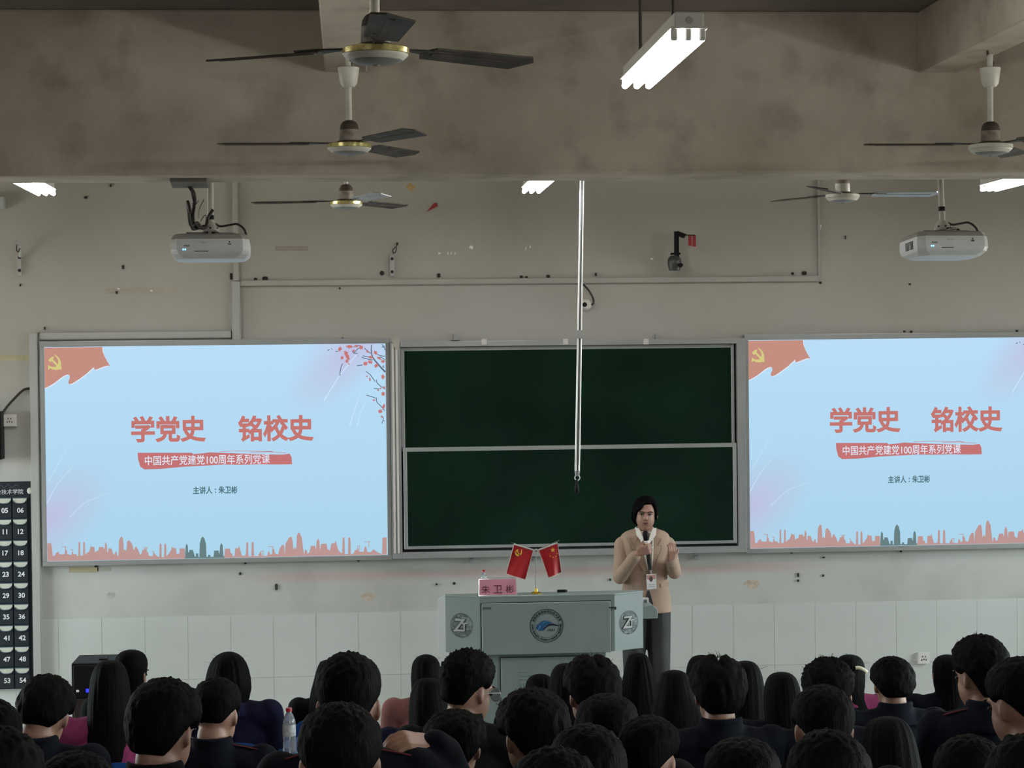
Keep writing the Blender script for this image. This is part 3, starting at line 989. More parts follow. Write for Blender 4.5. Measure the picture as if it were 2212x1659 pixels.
bm = BM(); box2(bm, (a.x, DW - .084, b_.z + .02), (b_.x - .004, DW - .079, a.z - .012)); obj('cover', bm, M_TRUNK, r, world=True)

# plastic pipe stub with screws, and the hook with a wire
for (px, label) in ((42, 'short white pipe bracket with two black screws, on the left upper wall'), (848, 'faint grey bracket strip with two black screws above the blackboard')):
    dy = 0 if px == 42 else 3
    r = thing('pipe_bracket', W(px, 575 + dy, DW), label, 'bracket')
    a, b_ = W(px - 4, 556 + dy, DW - .02), W(px + 4, 596 + dy, DW - .02)
    if px != 42: a, b_ = W(px - 6, 548 + dy, DW - .02), W(px + 4, 594 + dy, DW - .02)
    bm = BM(); box2(bm, (a.x, DW - .025, b_.z), (b_.x, DW - .0005, a.z)); bevel(bm, .005, 2)
    obj('strip', bm, M_TRUNK, r, world=True)
    for yy in (556 + dy, 584 + dy):
        bm = BM(); c = W(px + (0 if px == 42 else -1), yy, DW - .03); cyl(bm, (c.x, DW - .034, c.z), (c.x, DW - .02, c.z), .011, .011, 12)
        obj('screw', bm, M_DARK, r, world=True)
    bm = BM()
    if px == 42:
        tube(bm, [W(44, 555, DW - .03), W(45, 540, DW - .05), W(42, 528, DW - .08), W(33, 521, DW - .10)], .013, 10)
        obj('curved_arm', bm, M_TRUNK, r, smooth=True, world=True)
        bm = BM()
        tube(bm, [W(36, 528, DW - .1), W(36, 540, DW - .1), W(40, 544, DW - .09), W(43, 536, DW - .08)], .004, 6)
    else:
        tube(bm, [W(857, 524, DW - .02), W(856, 532, DW - .03), W(849, 540, DW - .04), W(850, 547, DW - .04), W(855, 543, DW - .04), W(856, 534, DW - .04)], .004, 6)
        c = W(858, 527, DW - .02); box(bm, c, (.014, .03, .02))
    obj('wire_loop', bm, M_CABLE, r, world=True)

# camera bracket with red ribbons
r = thing('camera_bracket', W(1458, 560, DW), 'black camera arm with a round head and red ribbons on the upper wall', 'camera')
bm = BM(); a, b_ = W(1456, 501, DW - .1), W(1466, 570, DW - .1); box2(bm, (a.x, DW - .13, b_.z), (b_.x, DW - .09, a.z)); bevel(bm, .003, 1)
obj('arm', bm, M_BLACK, r, world=True)
bm = BM(); prism(bm, [W(1457, 500, DW - .13), W(1465, 499, DW - .13), W(1483, 506, DW - .13), W(1478, 514, DW - .13), (W(1464, 508, DW - .13))], (0, .05, 0)); obj('top_arm', bm, M_BLACK, r, world=True)
bm = BM(); c = W(1457, 568, DW - .1); lathe(bm, [(0, -.055), (.04, -.055), (.043, -.045), (.052, 0.0), (.048, .03), (.03, .052), (0, .055)], 24, c)
obj('round_head', bm, mat('grey_black_plastic', (.05, .05, .048), .4), r, smooth=True, world=True)
bm = BM(); c = W(1470, 573, DW - .14); cyl(bm, (c.x, DW - .17, c.z), (c.x, DW - .12, c.z), .014, .016, 14); obj('lens', bm, M_BLACK, r, smooth=True, world=True)
bm = BM(); box2(bm, W(1448, 546, DW - .1), W(1470, 550, DW - .12)); obj('clamp', bm, M_BLACK, r, world=True)
bm = BM(); tube(bm, [W(1476, 507, DW - .12), W(1486, 508, DW - .12), W(1501, 508, DW - .12)], .004, 6); obj('ribbon_wire', bm, M_CABLE, r, world=True)
for x0, x1, y1 in ((1487, 1494, 531), (1496, 1503, 533)):
    bm = BM(); prism(bm, [W(x0, 507, DW - .118), W(x1, 508, DW - .12), W(x1 + .5, y1, DW - .122), W(x0 - .5, y1 - .5, DW - .118)], (0, .003, 0)); obj('ribbon', bm, M_RED, r, world=True)

# little dome camera with its lead
r = thing('dome_camera', W(1265, 658, DW), 'small white dome camera with a black lens behind the hanging pole', 'camera')
bm = BM(); c = W(1266, 658, DW - .03); lathe(bm, [(0, .05), (.028, .045), (.04, .03), (.044, .012), (.044, 0), (0, 0)], 24)
bmesh.ops.rotate(bm, verts=bm.verts, cent=(0, 0, 0), matrix=Matrix.Rotation(math.radians(90), 3, 'X')); bmesh.ops.translate(bm, verts=bm.verts, vec=(c.x, DW - .001, c.z))
obj('dome', bm, M_WHITE, r, smooth=True, world=True)
bm = BM(); c = W(1263, 658, DW - .05); cyl(bm, (c.x, DW - .06, c.z), (c.x, DW - .03, c.z), .016, .018, 16); obj('lens', bm, M_BLACK, r, world=True)
bm = BM(); tube(bm, [W(1259, 614, DW - .02), W(1270, 625, DW - .02), W(1280, 642, DW - .02), W(1282, 654, DW - .03), W(1277, 659, DW - .03)], .007, 8); obj('lead', bm, M_CABLE, r, smooth=True, world=True)

# hanging twin-rod pole with ring
PY = 12.6
r = thing('hanging_pole', W(1247, 1035, PY), 'tall slim twin-rod aluminium pole hanging in front of the blackboard', 'pole')
top, join, low = W(1258.5, 330, PY), W(1252, 722, PY), W(1247, 1018, PY)
M_ROD = mat('polished_aluminium', (.85, .86, .84), .22, .35, .03, 3)
for off in (-.0105, .0105):
    bm = BM(); cyl(bm, top + Vector((off * .85, 0, 0)), low + Vector((off, 0, 0)), .0058, .0066, 12)
    obj('rod', bm, M_ROD, r, smooth=True, world=True)
bm = BM(); cyl(bm, top + (low - top) * .002, low + (top - low) * .02, .007, .007, 8); obj('core_rod', bm, M_ALU_D, r, world=True)
bm = BM(); box(bm, join, (.042, .03, .055)); bevel(bm, .004, 2); obj('joint_clip', bm, M_ALU, r, world=True)
bm = BM(); cyl(bm, W(1247.2, 1017, PY), W(1247, 1028, PY), .018, .013, 12); obj('end_ferrule', bm, M_ALU, r, smooth=True, world=True)
bm = BM(); rg = W(1247, 1032, PY); tube(bm, [rg + Vector((.016 * math.cos(t), 0, .016 * math.sin(t))) for t in [i * math.pi / 6 for i in range(13)]], .004, 8, 2); obj('ring', bm, M_ROD, r, smooth=True, world=True)
bm = BM(); g = W(1246, 1050, PY); lathe(bm, [(0, -.05), (.010, -.046), (.015, -.03), (.015, -.010), (.010, .010), (.008, .018), (.008, .042), (0, .042)], 16, g); obj('rubber_tip', bm, M_BLACK, r, smooth=True, world=True)
bm = BM(); c = W(1258.5, 330, PY); cyl(bm, c, (c.x, c.y, CEIL), .006, .006, 8); obj('suspension_wire', bm, M_ALU, r, world=True)

# ------------------------------------------------------------------ projectors under the cross beam
M_PROJ = mat('projector_white', (.60, .62, .62), .42, 0, .05, 6)
M_PROJ_D = mat('projector_dark_top', (.27, .26, .245), .7, 0, .1, 10)  # upper shell in a darker tone than the body
LED = emat('led_blue', (.25, .6, 1.0), 2.2)


def projector(px, py, yaw, label, pole_px, loom):
    Yc = 10.62
    c = W(px, py, Yc)
    r = thing('ceiling_projector', c, label, 'projector', 'ceiling projectors', rot=(-.05 if loom else -.09, 0, yaw))
    # body: lofted outline sections from the darker top to the chamfered underside
    def sect(z, hw, hd, ch, yo=0.0):
        return [Vector((sx * (hw - (0 if a else ch)), yo + sy * (hd - (ch if a else 0)), z)) for (sx, sy, a) in
                ((-1, -1, 1), (-1, -1, 0), (1, -1, 0), (1, -1, 1), (1, 1, 1), (1, 1, 0), (-1, 1, 0), (-1, 1, 1))]
    def loft(sections):
        bm = BM(); rows = [[bm.verts.new(v) for v in s_] for s_ in sections]
        for a, b_ in zip(rows[:-1], rows[1:]):
            for i in range(8):
                j = (i + 1) % 8
                bm.faces.new((a[i], a[j], b_[j], b_[i]))
        bm.faces.new(rows[0]); bm.faces.new(rows[-1]); bmesh.ops.recalc_face_normals(bm, faces=bm.faces)
        return bm
    bm = loft([sect(.040, .202, .150, .035), sect(.020, .205, .153, .035), sect(-.020, .205, .153, .035), sect(-.040, .200, .146, .038), sect(-.062, .178, .115, .05)])
    bevel(bm, .005, 2)
    obj('body', bm, M_PROJ, r, smooth=True, angle=25)
    bm = loft([sect(.068, .180, .130, .03), sect(.060, .192, .142, .035), sect(.038, .203, .151, .036)]); bevel(bm, .004, 2)
    obj('top_shell', bm, M_PROJ_D, r, smooth=True, angle=25)
    bm = BM(); cyl(bm, (.10, .15, .0), (.10, .175, .0), .042, .04, 24); obj('lens_ring', bm, M_BLACK, r)
    bm = BM(); box(bm, (-.12, -.154, .002), (.032, .003, .009)); obj('sensor_window', bm, mat('smoked_plastic', (.22, .23, .23), .4), r)
    bm = BM(); ball(bm, (-.138, -.1535, -.017), (.004, .003, .005)); ball(bm, (-.127, -.1535, -.017), (.004, .003, .005)); obj('status_light', bm, LED, r)
    bm = BM(); box(bm, (-.045, -.150, -.026), (.07, .006, .0035)); obj('vent_slot', bm, M_BLACK, r)
    bm = BM()
    for i in range(6): box(bm, (-.2045, -.06 + i * .018, .0), (.003, .010, .045))
    obj('side_grille', bm, M_BLACK, r)
    bm = text_bm('EPSON', height=.0075, bold=.01); bmesh.ops.translate(bm, verts=bm.verts, vec=(-.03, -.1545, .018)); obj('lettering', bm, mat('grey_print', (.36, .37, .37), .5), r)
    bm = BM(); prism(bm, [(.096, -.155, .018), (.106, -.155, .018), (.101, -.155, .027)], (0, .003, 0)); box(bm, (.101, -.1545, .010), (.018, .003, .004)); obj('port_mark', bm, M_BLACK, r)
    # mount
    M_DUSTY = mat('dusty_white_metal', (.42, .40, .36), .6, 0, .1, 8)
    bm = BM(); box(bm, (0, 0, .083), (.26, .03, .008), Matrix.Rotation(.15, 3, 'Z')); box(bm, (0, 0, .083), (.03, .24, .008), Matrix.Rotation(.15, 3, 'Z'))
    for sx in (-.12, .12): cyl(bm, (sx, 0, .066), (sx, 0, .085), .008, .008, 8)
    for sy in (-.11, .11): cyl(bm, (0, sy, .066), (0, sy, .085), .008, .008, 8)
    box(bm, (.075, -.06, .072), (.07, .05, .012)); obj('mount_plate', bm, mat('mount_grey', (.22, .21, .195), .6), r)
    bm = BM(); lathe(bm, [(0, .088), (.046, .088), (.046, .098), (.040, .118), (.033, .128), (.028, .14), (0, .14)], 20); obj('swivel_cup', bm, M_DUSTY, r, smooth=True)
    for ax in (-.6, -1.6, -2.5):
        bm = BM(); d = Vector((math.cos(ax), math.sin(ax), 0)); cyl(bm, d * .034 + Vector((0, 0, .107)), d * .044 + Vector((0, 0, .107)), .006, .006, 8); obj('bolt', bm, M_BLACK, r)
    ztop = BEAM_Z - c.z
    bm = BM(); cyl(bm, (0, 0, .138), (0, 0, ztop + .25), .0165, .0165, 16); obj('pole', bm, M_DUSTY, r, smooth=True)
    bm = BM(); cz_ = .155 if loom else .195
    cyl(bm, (0, 0, cz_), (0, 0, cz_ + .024), .019, .019, 16); obj('black_collar', bm, M_BLACK, r, smooth=True)
    arm = (Matrix.Rotation(-yaw, 3, 'Z') @ Vector((0, BEAM_Y1 - Yc, 0)))
    bm = BM(); tube(bm, [(0, 0, ztop + .22), arm * .5 + Vector((0, 0, ztop + .22)), arm + Vector((0, 0, ztop + .22))], .016, 10, 2); obj('beam_arm', bm, M_DUSTY, r, smooth=True)
    bm = BM(); tube(bm, [(.02, -.01, .135), (.05, -.02, .118), (.10, -.02, .125), (.14, -.03, .128), (.175, -.04, .10), (.185, -.05, .06), (.165, -.07, .052), (.12, -.08, .058)], .006, 8); obj('power_lead', bm, M_CABLE, r, smooth=True)
    if loom:
        box_c = W(403, 399, 10.2)
        q = box_c - c
        bm = BM(); z2 = BEAM_Z - c.z
        box2(bm, (q.x - .09, -.55, z2 - .045), (q.x + .095, -.30, z2 - .0005)); bevel(bm, .003, 1)
        obj('cable_box', bm, mat('dusty_grey_box', (.13, .12, .10), .7, 0, .15, 10), r)
        y = -.36
        rnd = random.Random(4)
        for k in range(7):
            j = lambda s_=.008: rnd.uniform(-s_, s_)
            bm = BM()
            tube(bm, [(q.x - .005 + j(), y, z2 - .04), (q.x + .02 + j(), y, z2 - .085), (q.x + .018 + j(), y + .05, z2 - .13), (q.x + .006 + j(.015), y + .1, z2 - .18), (q.x + .018 + j(.02), y + .14, z2 - .225 - .01 * (k % 3)),
                      (-.045 + j(), y + .22, .098 + j(.006)), (-.02 + j(), y + .28, .115)], .0055 + .002 * (k % 2), 6, 5)
            obj('signal_cable', bm, M_CABLE, r, smooth=True)
        bm = BM(); tube(bm, [(q.x + .002, y, z2 - .18), (q.x - .012, y + .02, z2 - .12), (q.x - .010, y + .05, z2 - .17), (q.x - .002, y + .1, z2 - .23), (q.x + .03, y + .15, .115), (-.04, y + .2, .092), (-.018, y + .25, .108), (-.012, y + .28, .155), (.016, y + .28, .2)], .0085, 8, 5); obj('signal_cable', bm, M_CABLE, r, smooth=True)
        for pts in ([(-.06, -.1, .15), (-.055, -.1, .2), (-.03, -.1, .25)], [(-.05, -.1, .135), (-.03, -.1, .165), (-.02, -.1, .16), (-.025, -.1, .12)], [(-.09, -.1, .2), (-.075, -.1, .22), (-.06, -.1, .245)]):
            bm = BM(); tube(bm, pts, .0022, 5); obj('loose_wire', bm, M_CABLE, r)
    else:
        bm = BM(); tube(bm, [(.0, -.05, .092), (.045, -.05, .094), (.07, -.05, .085), (.078, -.05, .068)], .006, 8); obj('signal_cable', bm, M_CABLE, r, smooth=True)
    return r


projector(456, 538, 0.03, 'white projector hung under the beam at left, with a tangle of black cables', 452, True)
projector(2038, 533, 0.13, 'white projector hung at the upper right, seen partly from its left side', 2025, False)

# ------------------------------------------------------------------ ceiling fans
M_FANW = mat('fan_cream_enamel', (.60, .58, .50), .4, 0, .12, 14)
M_FANG = mat('fan_grey_plate', (.22, .22, .20), .5, 0, .15, 14)
M_FANB = mat('fan_rusty_housing', (.235, .205, .165), .7, 0, .35, 30)
M_FANR = mat('fan_dark_rust_cap', (.07, .052, .038), .8, 0, .3, 30)
M_GOLD = mat('fan_gold_band', (.62, .55, .22), .25, .6, .35, 60)
M_BLADE = mat('fan_blade_grimy', (.085, .072, .060), .65, 0, .5, 9, spec=.25)
M_BLADE_W = mat('fan_blade_painted_lit', (.34, .35, .34), .4, 0, .15, 9)  # blade colour lightened to paint in the light on single blades
M_IRON = mat('fan_bracket_iron', (.05, .042, .035), .6, .3, .3, 30)


def fan(label, hub_px, Y, angles, cap_z, pale=(), band=True, dim=False):
    h = W(*hub_px, Y)
    r = thing('ceiling_fan', (h.x, h.y, h.z), label, 'fan', 'three-blade ceiling fans')
    k = 1.0
    bm = BM(); lathe(bm, [(0, -.010), (.03, -.009), (.058, -.004), (.074, .004), (.076, .010), (0, .010)], 40); obj('bottom_plate', bm, M_FANG, r, smooth=True)
    bm = BM(); lathe(bm, [(0, .006), (.075, .006), (.082, .004), (.090, .010), (.099, .018), (.100, .022), (0, .022)], 40); obj('lower_dish', bm, M_FANW, r, smooth=True)
    bm = BM(); lathe(bm, [(0, .022), (.098, .022), (.103, .024), (.103, .040), (.096, .044), (0, .044)], 40)
    obj('gold_band', bm, M_GOLD if band else M_FANW, r, smooth=True)
    bm = BM(); lathe(bm, [(0, -.014), (.010, -.013), (.012, -.008), (0, -.008)], 16); obj('centre_button', bm, M_FANB, r, smooth=True)
    bm = BM(); lathe(bm, [(0, .042), (.062, .042), (.064, .050), (.05, .056), (0, .056)], 32); obj('shaft_plate', bm, M_IRON, r, smooth=True)
    bm = BM(); lathe(bm, [(0, .052), (.046, .054), (.045, .09), (.044, .108), (0, .108)], 32); obj('motor_housing', bm, M_FANB if not dim else M_FANW, r, smooth=True)
    bm = BM(); lathe(bm, [(0, .107), (.0442, .107), (.041, .128), (.032, .142), (.018, .150), (0, .151)], 32); obj('housing_cap', bm, M_FANR if not dim else M_FANB, r, smooth=True)
    zc = cap_z - h.z
    bm = BM(); cyl(bm, (0, 0, .148), (0, 0, zc - .02), .0135, .0135, 16); obj('down_rod', bm, M_FANW, r, smooth=True)
    bm = BM(); lathe(bm, [(0, zc - .175), (.028, zc - .172), (.040, zc - .155), (.046, zc - .11), (.050, zc - .085), (.047, zc - .083), (.02, zc - .09), (0, zc - .09)], 28); obj('canopy_cup', bm, M_FANW, r, smooth=True)
    bm = BM(); tube(bm, [(0, 0, zc - .1), (.012, 0, zc - .06), (-.008, 0, zc - .025), (-.012, 0, zc - .002)], .007, 8); obj('hook', bm, M_IRON, r, smooth=True)
    for i, a in enumerate(angles):
        A = math.radians(a)
        # local blade: along +x
        bm = BM(); pts = [(.20, -.052), (.57, -.064), (.605, -.02), (.565, .066), (.20, .052), (.185, .03), (.185, -.03)]
        n = 1
        prism(bm, [(x, y, 0) for x, y in pts], (0, 0, .006))
        bmesh.ops.rotate(bm, verts=bm.verts, cent=(0, 0, 0), matrix=Matrix.Rotation(math.radians(-9), 3, 'X'))
        # pressed ridge
        box(bm, (.38, 0, .0), (.34, .018, .005), Matrix.Rotation(math.radians(-9), 3, 'X'))
        bmesh.ops.translate(bm, verts=bm.verts, vec=(0, 0, .040))
        bmesh.ops.rotate(bm, verts=bm.verts, cent=(0, 0, 0), matrix=Matrix.Rotation(A, 3, 'Z'))
        bl = obj('blade', bm, M_BLADE_W if i in pale else M_BLADE, r)
        bm = BM(); prism(bm, [(.04, -.018, .043), (.12, -.012, .043), (.20, -.035, .043), (.27, -.03, .043), (.27, .03, .043), (.20, .035, .043), (.12, .012, .043), (.04, .018, .043)], (0, 0, .006))
        bmesh.ops.rotate(bm, verts=bm.verts, cent=(0, 0, 0), matrix=Matrix.Rotation(A, 3, 'Z'))
        obj('blade_arm', bm, M_IRON, bl)
    return r


fan('nearest ceiling fan with grimy dark blades at the top of the picture', (812, 134), 6.17, (-86, 33, 153), RIB_Z)
fan('ceiling fan below and behind the nearest one, in front of the beam at left', (755, 331), 9.2, (180, -60, 60), RIB_Z)
fan('ceiling fan hanging behind the beam above the left screen, pale front blade', (748, 450), 12.5, (172, -68, 52), RIB_Z, pale=(1,))
fan('ceiling fan cut by the right picture edge, with its white canopy cup showing', (2140, 332), 9.2, (180, -60, 60), RIB_Z, band=False)
fan('ceiling fan behind the beam at right, over the right projector, with one bright blade', (1820, 435), 11.95, (1, 121, -119), RIB_Z, pale=(0,), band=False, dim=True)

# ------------------------------------------------------------------ three-tube ceiling lamps
M_TUBE = emat('fluorescent_tube', (1.0, .99, .965), TUBE_STRENGTH)
lamp_proto = None


def lamp(x, yc, z, label):
    global lamp_proto
    if lamp_proto is not None:
        o = copy_tree(lamp_proto)
        o.location = (x, yc, z); o['label'] = label
        return o
    r = thing('tube_lamp', (x, yc, z), label, 'lamp', 'three-tube ceiling lamps')
    bm = BM(); box(bm, (0, 0, .052), (.10, 1.24, .048)); bevel(bm, .006, 2); obj('housing', bm, M_WHITE, r)
    bm = BM(); box(bm, (0, 0, .026), (.125, 1.24, .006)); obj('reflector', bm, M_WHITE, r)
    for sx in (-.047, 0, .047):
        bm = BM(); cyl(bm, (sx, -.585, -.004), (sx, .585, -.004), .013, .013, 14); obj('tube', bm, M_TUBE, r, smooth=True)
        for sy in (-1, 1):
            bm = BM(); box(bm, (sx, sy * .597, .006), (.022, .020, .040)); bevel(bm, .004, 1); obj('tube_holder', bm, M_WHITE, r)
    for sy in (-.37, .40):
        bm = BM(); cyl(bm, (-.012, sy, .074), (-.012, sy, CEIL - z), .007, .007, 8); obj('hanger_rod', bm, M_IRON, r)
    bm = BM(); cyl(bm, (0, -.621, .05), (0, -.617, .05), .012, .012, 14); obj('end_knockout', bm, M_TRUNK, r)
    lamp_proto = r
    return r


LZ = HC + 1.045
lamp(1.135, 7.16, LZ, 'glowing three-tube lamp on two rods at the top of the picture')
lamp(1.185, 12.25, LZ, 'glowing three-tube lamp under the beam edge above the blackboard')
xl = W(100, 405, 12.85).x; lamp(xl, 12.25, LZ, 'glowing three-tube lamp under the beam edge at far left')
xr_ = W(2135, 400, 12.85).x; lamp(xr_, 12.25, LZ, 'glowing three-tube lamp under the beam edge at far right')
lamp(xl, 7.16, LZ, 'three-tube lamp outside the picture, left of the nearest fan')
lamp(xr_, 7.16, LZ, 'three-tube lamp outside the picture, right of the seats')
lamp(1.16, 2.0, LZ, 'three-tube lamp over the rear rows, outside the picture, middle')
lamp(xl, 2.0, LZ, 'three-tube lamp over the rear rows, outside the picture, left')
lamp(xr_, 2.0, LZ, 'three-tube lamp over the rear rows, outside the picture, right')

# ------------------------------------------------------------------ front desk with its water bottle
M_PET = mat('clear_bottle_plastic', (.80, .84, .86), .08, 0, .03, 6, trans=.75)
M_CAP = mat('red_cap', (.42, .012, .02), .4)
M_LABEL = mat('bottle_label', (.62, .64, .64), .35, .3, .25, 60)


def bottle(loc, label, k=1.0):
    r = thing('water_bottle', loc, label, 'bottle')
    bm = BM(); lathe(bm, [(0, .002), (.028, .002), (.032, .008), (.032, .05), (.030, .06), (.032, .07), (.032, .145), (.029, .165), (.018, .190), (.0125, .197), (.0125, .205), (0, .205)], 28)
    obj('body', bm, M_PET, r, smooth=True)
    bm = BM(); lathe(bm, [(.0326, .085), (.0328, .087), (.0328, .138), (.0326, .140)], 28); obj('label_band', bm, M_LABEL, r, smooth=True)
    bm = BM(); lathe(bm, [(0, .203), (.0155, .203), (.0155, .218), (.014, .221), (0, .221)], 24); obj('cap', bm, M_CAP, r, smooth=True)
    r.scale = (k, k, k)
    return r


DESK_Z = .545
DY0, DY1 = 9.98, 10.62
d0, d1 = W(600, 1600, 10.3), W(690, 1600, 10.3)
r = thing('front_desk', ((d0.x + d1.x) / 2, 10.3, ROWS[1][1]), 'blue-topped desk carrying a water bottle, left of centre', 'desk')
bm = BM(); box2(bm, (d0.x, DY0, DESK_Z - .028), (d1.x, DY1, DESK_Z)); bevel(bm, .006, 2); obj('desk_top', bm, mat('blue_desk_top', (.02, .075, .22), .35, 0, .08, 6), r, world=True)
for sx in (d0.x + .02, d1.x - .02):
    for sy in (DY0 + .03, DY1 - .03):
        bm = BM(); box2(bm, (sx - .015, sy - .015, ROWS[1][1]), (sx + .015, sy + .015, DESK_Z - .027)); obj('leg', bm, M_ALU, r, world=True)
bm = BM(); box2(bm, (d0.x + .01, DY1 - .02, DESK_Z - .30), (d1.x - .01, DY1 - .008, DESK_Z - .027)); obj('modesty_panel', bm, mat('grey_panel', (.35, .35, .34), .6), r, world=True)
p = W(625, 1600, 10.2); bottle((p.x, 10.2, DESK_Z), 'half-full clear water bottle with a red cap on the blue desk', 1.04)
p = W(608, 1590, 10.42)
r = thing('paper_cup', (p.x, 10.42, DESK_Z), 'white paper cup beside the water bottle on the blue desk', 'cup')
bm = BM(); lathe(bm, [(0, .0), (.020, .0), (.026, .055), (.028, .056), (.026, .057), (.019, .004), (0, .004)], 20); obj('cup_wall', bm, M_WHITE, r, smooth=True)
bm = BM(); lathe(bm, [(.026, .053), (.029, .055), (.029, .058), (.026, .059), (.026, .053)], 20); obj('rim', bm, M_WHITE, r, smooth=True)

# ------------------------------------------------------------------ black floor loudspeaker
r = thing('floor_loudspeaker', W(215, 1560, 12.6), 'black floor loudspeaker with blue lights at left', 'loudspeaker')
r.location.z = 0
a, b_ = W(154, 1433, 12.6), W(258, 1433, 12.6)
zt = a.z
bm = BM(); box2(bm, (a.x, 12.6, .02), (b_.x, 12.95, zt)); bevel(bm, .012, 3); obj('cabinet', bm, M_BLACK, r, world=True)
bm = BM(); box2(bm, (a.x + .012, 12.594, .45), (b_.x - .012, 12.603, zt - .015)); bevel(bm, .003, 1); obj('front_grille', bm, M_BLACK, r, world=True)
bm = BM(); box2(bm, (a.x + .012, 12.592, .06), (b_.x - .012, 12.603, .44)); bevel(bm, .003, 1); obj('woofer_panel', bm, mat('brown_black_panel', (.018, .010, .009), .5), r, world=True)
p = W(168, 1493, 12.59); bm = BM(); ball(bm, (p.x, 12.592, p.z), (.009, .006, .009)); obj('chrome_button', bm, M_ROD, r, smooth=True, world=True)
p = W(189, 1492, 12.59); bm = BM(); box(bm, (p.x, 12.593, p.z), (.02, .006, .022)); obj('blue_display', bm, emat('blue_led_display', (.02, .03, 1.0), 2.5), r, world=True)
p = W(222, 1421, 12.7); bm = BM(); box(bm, (p.x, 12.75, zt + .004), (.05, .09, .012)); bevel(bm, .003, 1); obj('top_handle', bm, M_BLACK, r, world=True)
for sx in (a.x + .03, b_.x - .03):
    for sy in (12.64, 12.91):
        bm = BM(); cyl(bm, (sx, sy, 0), (sx, sy, .022), .015, .013, 10); obj('foot', bm, M_BLACK, r, world=True)

# ------------------------------------------------------------------ phone pocket chart
M_POCK = mat('navy_pocket_fabric', (.004, .0085, .015), .7, 0, .15, 20)
M_POCKE = mat('pocket_edge', (.035, .07, .095), .6)
M_CARD = mat('cream_card', (.52, .53, .46), .6)
M_PRINT = mat('white_print', (.72, .74, .74), .6)
CY = DW - .055
cx1 = W(66, 1260, CY).x
cz1, cz0 = W(40, 1041, CY).z, W(40, 1490, CY).z
pw = (W(44, 1100, CY).x - W(10, 1100, CY).x)
cx0 = cx1 - 6 * pw - .02
chart = thing('pocket_chart', (cx1, DW, cz0), 'navy hanging chart of numbered phone pockets at the left edge', 'pocket chart')
bm = BM(); box2(bm, (cx0, DW - .012, cz0), (cx1, DW - .001, cz1)); bevel(bm, .003, 1); obj('backing_cloth', bm, M_POCK, chart, world=True)
ph = (W(40, 1458, CY).z - W(40, 1090, CY).z) / -8.0
z_first = W(40, 1077, CY).z
bm = BM(); box(bm, (0, 0, -ph * .53), (pw * .93, .018, ph * .80)); bevel(bm, .004, 2); pocket_me = mesh_from(bm); pocket_me.materials.append(M_POCK)
bm = BM()
pts = [(-pw * .44, 0, .0), (pw * .44, 0, .0), (pw * .43, 0, -ph * .10), (pw * .30, 0, -ph * .20), (pw * .12, 0, -ph * .235), (-pw * .12, 0, -ph * .235), (-pw * .30, 0, -ph * .20), (-pw * .43, 0, -ph * .10)]
prism(bm, pts, (0, .003, 0)); card_me = mesh_from(bm); card_me.materials.append(M_CARD)
bm = BM()
tube(bm, [Vector((x, -.004, z)) for x, y, z in (pts[2:][::1])], .0028, 5, 3); box(bm, (0, .003, .004), (pw * .95, .010, .006)); edge_me = mesh_from(bm); edge_me.materials.append(M_POCKE)
for row in range(9):
    for col in range(6):
        n = row * 6 + col + 1
        x = cx1 - .016 - (5 - col + .5) * pw
        z = z_first - row * ph
        pk = obj('pocket', pocket_me, None, chart)
        pk.location = Vector((x, DW - .022, z)) - Vector(chart.location)
        cdo = obj('name_card', card_me, None, pk); cdo.location = (0, -.0125, 0)
        eo = obj('pocket_edge', edge_me, None, pk); eo.location = (0, -.012, 0)
        bm = text_bm('%02d' % n, height=.036, bold=.03)
        to = obj('number_print', bm, M_PRINT, pk); to.location = (.004, -.0105, -ph * .56)
bm = text_bm('湖南高速铁路职业技术学院', height=.036, bold=.004)
xs = max(v.co.x for v in bm.verts)
bmesh.ops.translate(bm, verts=bm.verts, vec=(W(48, 1063, CY).x - xs, DW - .0135, W(30, 1063, CY).z)); obj('header_lettering', bm, M_PRINT, chart, world=True)
p = W(62, 1061, CY); bm = BM(); ball(bm, (p.x, DW - .016, p.z), (.018, .006, .022)); obj('hanging_tab', bm, M_WHITE, chart, smooth=True, world=True)
rnd = random.Random(9)
bm = BM()
q0 = W(0, 1052, CY); tube(bm, [(q0.x - .04, DW - .013, q0.z), (q0.x, DW - .013, q0.z + .012), (q0.x + .02, DW - .013, q0.z - .01), (q0.x + .05, DW - .013, q0.z + .014), (q0.x + .075, DW - .013, q0.z - .008), (q0.x + .10, DW - .013, q0.z + .010), (q0.x + .12, DW - .013, q0.z)], .0016, 5, 4)
obj('chalk_scribble', bm, mat('chalk_grey', (.12, .14, .16), .8), chart, world=True)

# ------------------------------------------------------------------ lectern
M_LECT = mat('grey_green_steel', (.235, .29, .28), .45, 0, .04, 3)
M_LECT_L = mat('pale_steel_trim', (.36, .375, .36), .45, 0, .04, 3)
M_INK = mat('dark_print', (.03, .045, .048), .5)
LY = 12.30                                   # centre panel plane
lx0, lx1 = W(1037, 1350, LY).x, W(1328, 1350, LY).x
lzt, lzb = W(1180, 1285, LY).z, W(1180, 1410, LY).z
WD, BD = .11, .48                            # wing set-back, depth of the desk
wx0, wx1 = W(963, 1350, LY + WD).x, W(1389, 1345, LY + WD).x
lec = thing('lectern', ((lx0 + lx1) / 2, LY, 0), 'grey-green steel multimedia lectern with a round college emblem', 'lectern')
out = [(lx0, LY), (lx1, LY), (wx1, LY + WD), (wx1, LY + BD), (wx0, LY + BD), (wx0, LY + WD)]
SH = .15
back = [(wx0 + .002, LY + SH - .001), (wx1 - .002, LY + SH - .001), (wx1 - .002, LY + BD), (wx0 + .002, LY + BD)]
